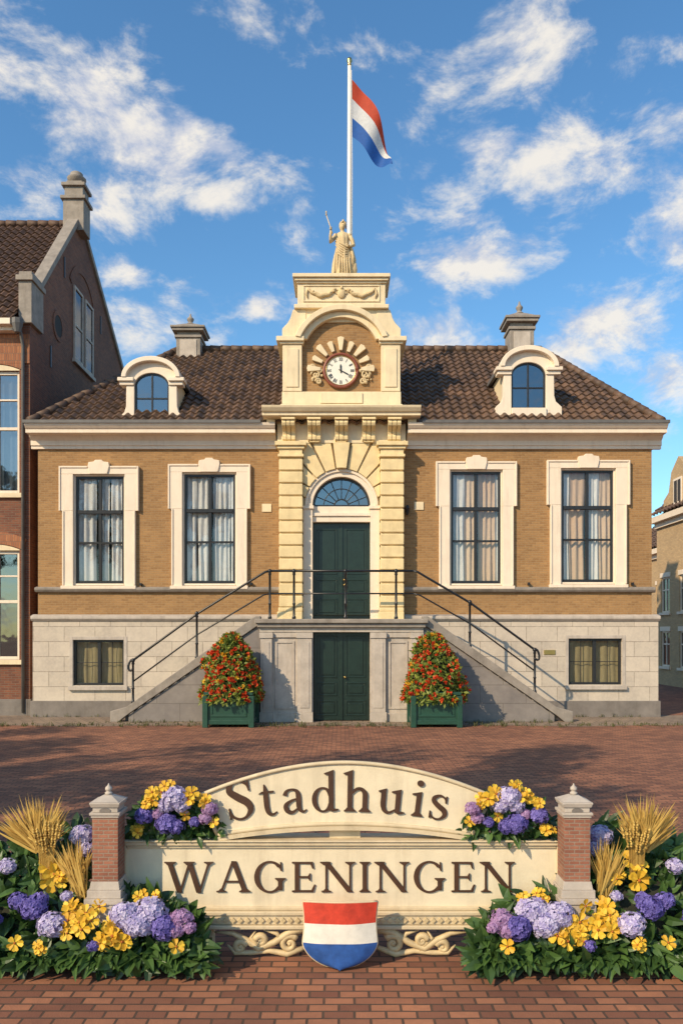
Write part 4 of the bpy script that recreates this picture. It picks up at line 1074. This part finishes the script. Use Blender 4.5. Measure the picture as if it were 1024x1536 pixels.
# scrollwork
P=Part('scrollwork','gold',SG)
def spiral(r,turns,dirn,a0,w0=.014,w1=.03):
    pts=[];rs=[]
    n=int(turns*16)
    for i in range(n+1):
        u=i/n; rr=r*(.12+.88*u); a=a0+dirn*2*pi*turns*u
        pts.append((rr*math.cos(a),rr*math.sin(a))); rs.append(w0+(w1-w0)*u)
    return pts,rs
for s_ in (-1,1):
    for (cx,cz,r,tn,dr,a0) in ((.40,.10,.07,1.4,1,0),(.62,.125,.045,1.3,-1,2),(.78,.075,.05,1.3,1,1)):
        pts,rs=spiral(r,tn,dr,a0); P.tube([(s_*(cx+a),SY-.02,cz+b) for a,b in pts],rs,7)
        P.ball((s_*cx,SY-.02,cz),.02,8,6)
    P.tube([(s_*.28,SY-.02,.21),(s_*.40,SY-.02,.19),(s_*.52,SY-.02,.11),(s_*.64,SY-.02,.06),(s_*.74,SY-.02,.13),(s_*.84,SY-.02,.18),(s_*.98,SY-.02,.19)],[.03,.03,.026,.026,.026,.02,.006],7)
    P.tube([(s_*.28,SY-.02,.07),(s_*.42,SY-.02,.02),(s_*.56,SY-.02,.045),(s_*.70,SY-.02,.03),(s_*.82,SY-.02,.03),(s_*.88,SY-.02,.09)],[.02,.026,.02,.02,.02,.006],7)
    P.tube([(s_*.60,SY-.02,.05),(s_*.70,SY-.02,.15),(s_*.66,SY-.02,.20)],[.02,.018,.006],7)
    P.tube([(s_*.46,SY-.02,.12),(s_*.50,SY-.02,.18),(s_*.60,SY-.02,.205)],[.02,.018,.004],7)
    pts,rs=spiral(.06,1.3,1,0); P.tube([(s_*(1.10+a),SY-.03,.15+b) for a,b in pts],rs,7)
    P.tube([(s_*1.16,SY-.03,.15),(s_*1.2,SY-.03,.2),(s_*1.24,SY-.03,.23)],[.03,.02,.01],7)
P.done()
# shield
yS=-18.07
zt,zbm=.505,.012
def hw(z):
    u=(z-zbm)/(zt-zbm)
    if u>.38: return .276-.012*math.sin(pi*(u-.38)/.62)
    return .276*(.15*(u/.38)+.85*math.sin(math.acos(min(1,max(0,1-u/.38)))))
def shieldband(name,mt,z0,z1):
    P=Part(name,mt,SG,fix=True); nz=10;nx=16; vs=[];fs=[]
    for j in range(nz+1):
        z=z0+(z1-z0)*j/nz; h=max(.004,hw(z))
        for i in range(nx+1):
            u=-1+2*i/nx; vs.append((u*h-.01,yS-.04*(1-u*u)+.004*math.sin(5*u+9*z),z+(.008*u*u-.006 if 0 else 0)))
    m=len(vs)
    vs+=[(a,b+.05,c_) for a,b,c_ in vs]
    w_=nx+1
    for j in range(nz):
        for i in range(nx):
            a=j*w_+i; fs.append((a,a+1,a+w_+1,a+w_)); fs.append((m+a,m+a+w_,m+a+w_+1,m+a+1))
    for j in range(nz):
        for i in (0,nx): a=j*w_+i; fs.append((a,a+w_,m+a+w_,m+a))
    for i in range(nx):
        for j in (0,nz): a=j*w_+i; fs.append((a,a+1,m+a+1,m+a))
    P.add(vs,fs,True); ob=P.done()
    b=ob.modifiers.new('es','EDGE_SPLIT'); b.split_angle=math.radians(40)
shieldband('shield_red_band','shred',.352,zt); shieldband('shield_white_band','shwhite',.206,.3515); shieldband('shield_blue_band','shblue',zbm,.2055)
P=Part('shield_rim','signedge',SG); pts=[]
for j in range(31): z=zt-(zt-zbm)*j/30; pts.append((-hw(z)-.01,yS+.015,z))
for j in range(31): z=zbm+(zt-zbm)*j/30; pts.append((hw(z)-.01,yS+.015,z))
P.tube(pts,.010,7); P.tube([(-hw(zt)-.01,yS+.01,zt)]+[(u/8*.27-.01,yS-.03*(1-(u/8)**2)+.01,zt+.003) for u in range(-7,8)]+[(hw(zt)-.01,yS+.01,zt)],.010,7); P.done()

def pillar(cx):
    E=empty('brick_pillar'); cy=-17.98; k=math.sqrt(2)
    P=Part('brick_shaft','pillarbrick',E)
    P.box(cx-.095,cx+.095,cy-.095,cy+.095,.66,1.13); P.done()
    P=Part('stone_parts','landing',E,.006)
    def sq(w,za,zb,w2=None):
        w2=w if w2 is None else w2; P.lathe(cx,cy,[(w/2*k,za),(w2/2*k,zb)],4,False,True)
    sq(.26,0,.50);sq(.285,.501,.54);sq(.25,.541,.60);sq(.225,.601,.659,.205)
    sq(.205,1.131,1.15);sq(.225,1.151,1.17);sq(.185,1.171,1.207);sq(.205,1.208,1.23,.22);sq(.225,1.231,1.245);sq(.205,1.246,1.285,.06)
    P.lathe(cx,cy,[(.025,1.285),(.03,1.30),(.015,1.31),(.027,1.325),(.025,1.34),(.008,1.355),(.003,1.37)],10)
    P.done()
    Q=Part('niche','plinth',E)
    Q.prism([(cx-.04,1.173),(cx+.04,1.173),(cx+.04,1.185)]+arc(cx,1.185,.04,10,170,8,.018)+[(cx-.04,1.185)],cy-.098,cy-.0935); Q.done()
pillar(X(163,-17.98)); pillar(X(860,-17.98))

# ---- flower beds ----
def interp(tab,x):
    if x<=tab[0][0]: return tab[0][1]
    for (a,b),(c,d) in zip(tab,tab[1:]):
        if x<=c: return b+(d-b)*(x-a)/(c-a)
    return tab[-1][1]
top=[(-160,1290),(-60,1270),(0,1262),(40,1262),(60,1296),(85,1270),(105,1238),(135,1232),(150,1330),(190,1345),(240,1348),(285,1372),(306,1405)]
def hydrangea(P,c,r,n,out):
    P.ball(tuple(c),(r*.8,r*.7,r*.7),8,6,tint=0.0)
    for i in range(n):
        d=(rv()+out*.55).normalized()
        if d.dot(out)<-.2: continue
        p_=c+Vector((d.x*r,d.y*r*.8,d.z*r*.85))*U(.88,1.08)
        d=(d+rv()*.35).normalized()
        a=d.cross(rv()).normalized(); b=d.cross(a)
        s=r*U(.20,.28); t=R()
        for k in range(4):
            an=k*pi/2+.2; e=a*math.cos(an)+b*math.sin(an); f=d.cross(e)
            P.add([p_,p_+e*s*.5+f*s*.42+d*s*.16,p_+e*s+d*s*.1,p_+e*s*.5-f*s*.42+d*s*.16],[(0,1,2,3)],tint=min(1,max(0,t+U(-.2,.2))))
def blossom(P,Cc,c,r,out):
    out=(out+rv()*.45).normalized(); a=out.cross(rv()).normalized(); b=out.cross(a); n=5
    a0=U(0,6)
    for k in range(n):
        an=a0+2*pi*k/n+U(-.1,.1); e=a*math.cos(an)+b*math.sin(an); f=out.cross(e); R_=r*U(.9,1.05); lift=U(.12,.35)
        w=R_*.42; t=U(.15,1)
        p0=c+e*R_*.08
        vs=[p0,p0+e*R_*.42+f*w*.75+out*R_*lift*.8,p0+e*R_*.80+f*w+out*R_*lift*1.0,p0+e*R_*1.0+f*w*.4+out*R_*lift*.7,p0+e*R_*.92+out*R_*lift*.5,p0+e*R_*1.0-f*w*.4+out*R_*lift*.7,p0+e*R_*.80-f*w+out*R_*lift*1.0,p0+e*R_*.42-f*w*.75+out*R_*lift*.8,p0+e*R_*.55+out*R_*lift*.25]
        P.add(vs,[(0,1,8),(1,2,8),(2,3,8),(3,4,8),(4,5,8),(5,6,8),(6,7,8),(7,0,8)],False,tint=t)
    Cc.ball(tuple(c+out*r*.12),r*.15,8,6)
def cluster(P,Cc,c,r,out):
    # a pansy head: three or four blossoms close together
    nb=1 if r<.06 else 4
    for j in range(nb):
        o=rv(); o=(o-out*o.dot(out))
        blossom(P,Cc,c+o*r*(.55 if nb>1 else 0)+out*U(-.01,.03),r*(.62 if nb>1 else 1),out+o*.5)
def bed(side):
    E=empty('flower_bed')
    mx=lambda px: px if side<0 else 1024-px
    sg=-1 if side<0 else 1
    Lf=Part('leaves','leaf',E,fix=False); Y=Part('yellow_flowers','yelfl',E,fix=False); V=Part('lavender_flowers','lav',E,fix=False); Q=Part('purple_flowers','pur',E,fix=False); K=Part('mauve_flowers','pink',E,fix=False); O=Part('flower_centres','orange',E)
    So=Part('soil_mound','soil',E)
    def loc(px,py,yoff=0):
        y=-18.22+.55*max(0,(1445-py))/200+yoff
        return Vector((X(mx(px),y),y,max(.03,Z(py,y))))
    out0=Vector((0,-.85,.45)).normalized()
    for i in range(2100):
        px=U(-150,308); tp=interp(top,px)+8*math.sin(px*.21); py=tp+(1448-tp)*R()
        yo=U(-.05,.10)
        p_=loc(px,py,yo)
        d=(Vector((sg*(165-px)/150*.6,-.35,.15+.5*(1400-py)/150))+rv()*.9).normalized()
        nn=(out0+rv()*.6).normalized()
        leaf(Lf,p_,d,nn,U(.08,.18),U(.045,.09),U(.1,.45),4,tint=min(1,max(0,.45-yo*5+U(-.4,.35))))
    for i in range(170):
        px=U(-150,305); p_=loc(px,1435+U(-10,8)); d=(Vector((U(-.6,.6),-.8,U(-.25,.35)))).normalized()
        leaf(Lf,p_,d,Vector((0,-.3,1)),U(.09,.16),U(.05,.08),.3)
    for c,r in (((X(mx(60),-17.9),-17.85,.22),(.55,.22,.42)),((X(mx(215),-17.9),-17.93,.1),(.45,.15,.24)),((X(mx(-60),-17.9),-17.85,.3),(.5,.25,.45))): So.ball(c,r,16,10,.05)
    fl=[('V',124,1254,18),('V',131,1274,13),('Y',76,1308,24),('Y',96,1318,13),('P',50,1362,19),('P',28,1352,14),('V',78,1388,20),('Y',114,1364,17),('Y',130,1384,19),('Y',104,1390,16),('Y',168,1384,19),('Y',182,1403,19),('Y',156,1408,15),('L',188,1374,22),('L',226,1368,23),('L',207,1388,21),('Y',236,1350,12),('Y',214,1346,12),('P',248,1392,20),('K',272,1380,17),('K',262,1396,13),('K',284,1392,10),('Y',64,1420,11),('Y',264,1421,10),('P',-20,1380,20),('Y',-45,1340,22),('V',-80,1390,22),('P',-110,1350,20),('P',60,1350,12),('Y',22,1415,10),('V',12,1300,13),('Y',148,1360,10),('P',140,1420,9),('V',100,1345,9)]
    def place(t,px,py,r,yoff):
        c=loc(px,py,yoff) if yoff is not None else Vector((X(mx(px),-17.88),-17.88,Z(py,-17.88)))
        rr=r/197
        if t=='Y': cluster(Y,O,c,rr*1.1,out0)
        else:
            tgt={'V':V,'L':V,'P':Q,'K':K}[t]
            hydrangea(tgt,c,rr,int(70+r*4),out0)
    for f in fl: place(*f,-.14)
    for i in range(420):
        a=U(0,pi); r=math.sqrt(R()); px=262+72*r*math.cos(a); py=1258-60*r*math.sin(a)
        y=SY+.04-.06*(1-r)+U(-.05,.08); p_=Vector((X(mx(px),y),y,Z(py,y)))
        d=(Vector((sg*(262-px)/70,-.3,.1+.6*(1230-py)/40))+rv()*.8).normalized()
        leaf(Lf,p_,d,(out0+rv()*.5).normalized(),U(.06,.12),U(.035,.06),U(.1,.4))
    for f in [('Y',236,1194,15),('Y',252,1184,12),('Y',290,1192,16),('Y',304,1202,12),('V',262,1197,19),('V',250,1208,13),('V',273,1209,13),('P',250,1236,17),('P',264,1240,13),('P',216,1224,14),('Y',203,1248,12),('Y',222,1206,11),('P',292,1234,9),('K',315,1214,12),('K',308,1228,10),('Y',320,1234,8),('K',236,1222,9),('Y',278,1224,8)]:
        place(*f,None)
    for q in (Lf,Y,V,Q,K,O,So): q.done()
bed(-1); bed(1)
def sheaf(side):
    E=empty('wheat_sheaf'); mx=lambda px: px if side<0 else 1024-px
    W=Part('straw','wheat',E,fix=False); Ea=Part('ears','wheat',E)
    def fan(px,py,L,a0,a1,n,y,wd=.009):
        b=Vector((X(mx(px),y),y,Z(py,y)))
        for i in range(n):
            aa=U(a0,a1); a=math.radians(aa); a=a if side<0 else pi-a
            d=Vector((math.cos(a),U(-.22,.15),math.sin(a))).normalized(); l=L*U(.65,1.05)
            s=d.cross(Vector((0,1,0))).normalized()*U(.5,1)*wd
            o=b+Vector((U(-.035,.035),U(-.03,.03),U(-.02,.02)))
            m=o+d*l*.45; t=o+d*l
            W.add([o-s*.6,o+s*.6,m+s,m-s,t],[(0,1,2,3),(3,2,4)],tint=R())
    fan(58,1275,.38,52,150,150,-17.90,.011)
    fan(60,1275,.42,58,138,60,-17.95,.010)
    fan(62,1270,.28,35,150,50,-17.98,.010)
    fan(112,1335,.40,58,118,45,-17.98,.010); fan(122,1345,.44,85,125,40,-18.02,.010)
    b=Vector((X(mx(70),-18.0),-18.0,Z(1300,-18.0)))
    for i in range(60):
        x=U(-.05,.05); W.add([b+Vector((x,0,-.1)),b+Vector((x+.007,0,-.1)),b+Vector((x*1.2+.007,-.01,.16)),b+Vector((x*1.2,-.01,.16))],[(0,1,2,3)],tint=R())
    for (px,py,tilt,n) in ((68,1278,8,8),(80,1270,-6,8),(58,1266,14,7),(72,1256,2,7),(86,1256,-12,6)):
        c=Vector((X(mx(px),-18.03),-18.03,Z(py,-18.03))); a=math.radians(90+(tilt if side<0 else -tilt)); ax=Vector((math.cos(a),0,math.sin(a))); s=Vector((ax.z,0,-ax.x))
        for k in range(n):
            for sd in (-1,1):
                q=c+ax*(.018*k)+s*sd*.012+Vector((0,-.008*(k%2),0)); Ea.tint=R()
                Ea.tube([q-ax*.012,q,q+ax*.014+s*sd*.004],[.003,.0105,.002],6)
            W.add([c+ax*.018*k+s*.01,c+ax*.018*k+s*.013,c+ax*(.018*k+.10)+s*.035],[(0,1,2)],tint=.9); W.add([c+ax*.018*k-s*.01,c+ax*.018*k-s*.013,c+ax*(.018*k+.10)-s*.035],[(0,1,2)],tint=.9)
    W.done();Ea.done()
sheaf(-1); sheaf(1)

# ================= TREES (square's edge, left of the viewpoint) =================
def tree(x,y,h,cr,cz0,nl):
    E=empty('linden_tree')
    T=Part('trunk','bark',E); T.tube([(x,y,-.1),(x+.05,y,1),(x-.05,y+.1,h*.35),(x,y,h*.6),(x+.2,y,h*.85)],[.34,.26,.22,.15,.05],10)
    Lf=Part('foliage','treeleaf',E,fix=False)
    cl=[]
    for i in range(15):
        a=U(0,2*pi); r=cr*math.sqrt(R())*.85; z=U(cz0,h-1); cl.append((x+r*math.cos(a),y+r*math.sin(a),z,U(.7,1.25)))
        T.tube([(x,y,max(2,z-2.2)),(x+r*.5*math.cos(a),y+r*.5*math.sin(a),z-1),(cl[-1][0],cl[-1][1],z)],[.1,.07,.02],6)
    for i in range(nl):
        cx,cy,cz_,r=random.choice(cl); d=rv(); q=Vector((cx,cy,cz_))+d*r*(R()**.4)
        simple_leaf(Lf,q,rv(),rv(),U(.16,.3),U(.12,.2))
    T.done();Lf.done()
tree(-12.5,-22.0,12.5,3.0,7.5,4200); tree(-8.3,-21.5,13,2.2,9.0,2800); tree(-16.8,-20.5,13,3.2,7,4200); tree(-20,-18,12.5,3.2,6,4500)

# ================= CAMERA, SUN, SKY =================
cam=D.cameras.new('camera'); co_=D.objects.new('camera',cam); scn.collection.objects.link(co_)
co_.location=(0,-24,2.5); co_.rotation_euler=(pi/2,0,0)
cam.sensor_fit='HORIZONTAL'; cam.sensor_width=36; cam.lens=36*1200/1024; cam.shift_y=182/1024; cam.clip_end=2000; cam.clip_start=.1
scn.camera=co_
el=math.radians(33); azd=Vector((-.70,-.714,0)).normalized()
sd=Vector((azd.x*math.cos(el),azd.y*math.cos(el),math.sin(el)))
sl_=D.lights.new('sun','SUN'); sl_.energy=5.0; sl_.angle=math.radians(.6); sl_.color=(1,.80,.54)
so_=D.objects.new('sun',sl_); scn.collection.objects.link(so_); so_.rotation_euler=(-sd).to_track_quat('-Z','Y').to_euler(); so_.location=(-20,-30,30)
wd=D.worlds.new('World'); scn.world=wd; wd.use_nodes=True; nt=wd.node_tree
bg=nt.nodes['Background']; outp=nt.nodes['World Output']
sk=N(nt,'ShaderNodeTexSky'); sk.sky_type='NISHITA'; sk.sun_disc=False; sk.sun_elevation=el; sk.sun_rotation=math.atan2(azd.x,azd.y)%(2*pi); sk.air_density=1.1; sk.dust_density=.6; sk.ozone_density=1.6
hs=N(nt,'ShaderNodeHueSaturation'); hs.inputs['Saturation'].default_value=1.15; nt.links.new(sk.outputs[0],hs.inputs['Color'])
tn=N(nt,'ShaderNodeVectorMath',operation='MULTIPLY'); nt.links.new(hs.outputs[0],tn.inputs[0]); tn.inputs[1].default_value=(1.0,1.32,1.42)
nt.links.new(tn.outputs[0],bg.inputs[0]); bg.inputs[1].default_value=.135
tc=N(nt,'ShaderNodeTexCoord')
def vmath(op,a,b=None):
    n=N(nt,'ShaderNodeVectorMath',operation=op)
    for i,v in enumerate((a,b)):
        if v is None: continue
        if isinstance(v,(tuple,Vector)): n.inputs[i].default_value=tuple(v)
        else: nt.links.new(v,n.inputs[i])
    return n
dirv=tc.outputs['Generated']
dsc=vmath('MULTIPLY',dirv,(1,1,1.7)).outputs[0]
nz=noisef(nt,9.0,12,.64,dsc,.25)
nz2=noisef(nt,2.4,4,.5,dsc)
offv=vmath('ADD',dsc,(.022,0,-.03)).outputs[0]
nz3=noisef(nt,9.0,12,.64,offv,.25)
blobs=[(130,125,80,1.1),(110,180,50,.9),(235,200,85,1),(320,215,45,.8),(5,105,55,.9),(0,250,60,.8),(165,325,70,.9),(265,135,35,.8),(290,425,55,.8),(190,405,45,.8),(335,305,40,.8),(390,465,30,.8),(205,510,70,.9),(700,395,90,1.1),(705,330,55,1),(900,255,125,1.35),(980,200,85,1.2),(1010,330,100,1.25),(830,85,90,.8),(930,95,60,.75),(885,150,35,.7),(960,470,100,1.15),(880,470,60,1),(580,350,28,.7),(990,560,70,1),(800,290,60,.9),(65,305,40,.8),(740,215,50,.65),(600,430,35,.8),(850,530,60,.8),(330,520,40,.6),(640,500,60,.6),(60,50,60,.35),(430,380,60,.4)]
acc=None
for (px,py,r,wt_) in blobs:
    d=Vector(((px-512)/1200,1,(950-py)/1200)); ln_=d.length; d.normalize(); dd_=Vector((d.x,d.y,d.z*1.7)); rr=r/1200/ln_*1.15
    n=vmath('DISTANCE',dsc,dd_)
    mr=N(nt,'ShaderNodeMapRange',interpolation_type='SMOOTHSTEP'); nt.links.new(n.outputs['Value'],mr.inputs[0]); mr.inputs[1].default_value=0; mr.inputs[2].default_value=rr*1.6; mr.inputs[3].default_value=wt_; mr.inputs[4].default_value=0
    acc=mr.outputs[0] if acc is None else math_(nt,'MAXIMUM',acc,mr.outputs[0])
sepd=N(nt,'ShaderNodeSeparateXYZ'); nt.links.new(dirv,sepd.inputs[0])
behind=ramp(nt,sepd.outputs[1],.45,.1)
acc=math_(nt,'MAXIMUM',acc,math_(nt,'MULTIPLY',behind,ramp(nt,nz2,.5,.65)))
dn=math_(nt,'ADD',math_(nt,'MULTIPLY',math_(nt,'SUBTRACT',nz,.5),1.5),math_(nt,'MULTIPLY',acc,.30))
mr=N(nt,'ShaderNodeMapRange',interpolation_type='SMOOTHSTEP'); nt.links.new(dn,mr.inputs[0]); mr.inputs[1].default_value=.06; mr.inputs[2].default_value=.42
cfac=math_(nt,'MULTIPLY',mr.outputs[0],.93)
shade=ramp(nt,math_(nt,'SUBTRACT',nz,nz3),-.10,.08)
ccol=mixc(nt,shade,(.60,.64,.76),(1.0,.94,.85))
bg2=N(nt,'ShaderNodeBackground'); nt.links.new(ccol,bg2.inputs[0]); bg2.inputs[1].default_value=.95
mx=N(nt,'ShaderNodeMixShader'); nt.links.new(cfac,mx.inputs[0]); nt.links.new(bg.outputs[0],mx.inputs[1]); nt.links.new(bg2.outputs[0],mx.inputs[2]); nt.links.new(mx.outputs[0],outp.inputs[0])
scn.view_settings.view_transform='Standard'; scn.view_settings.look='None'; scn.view_settings.exposure=0
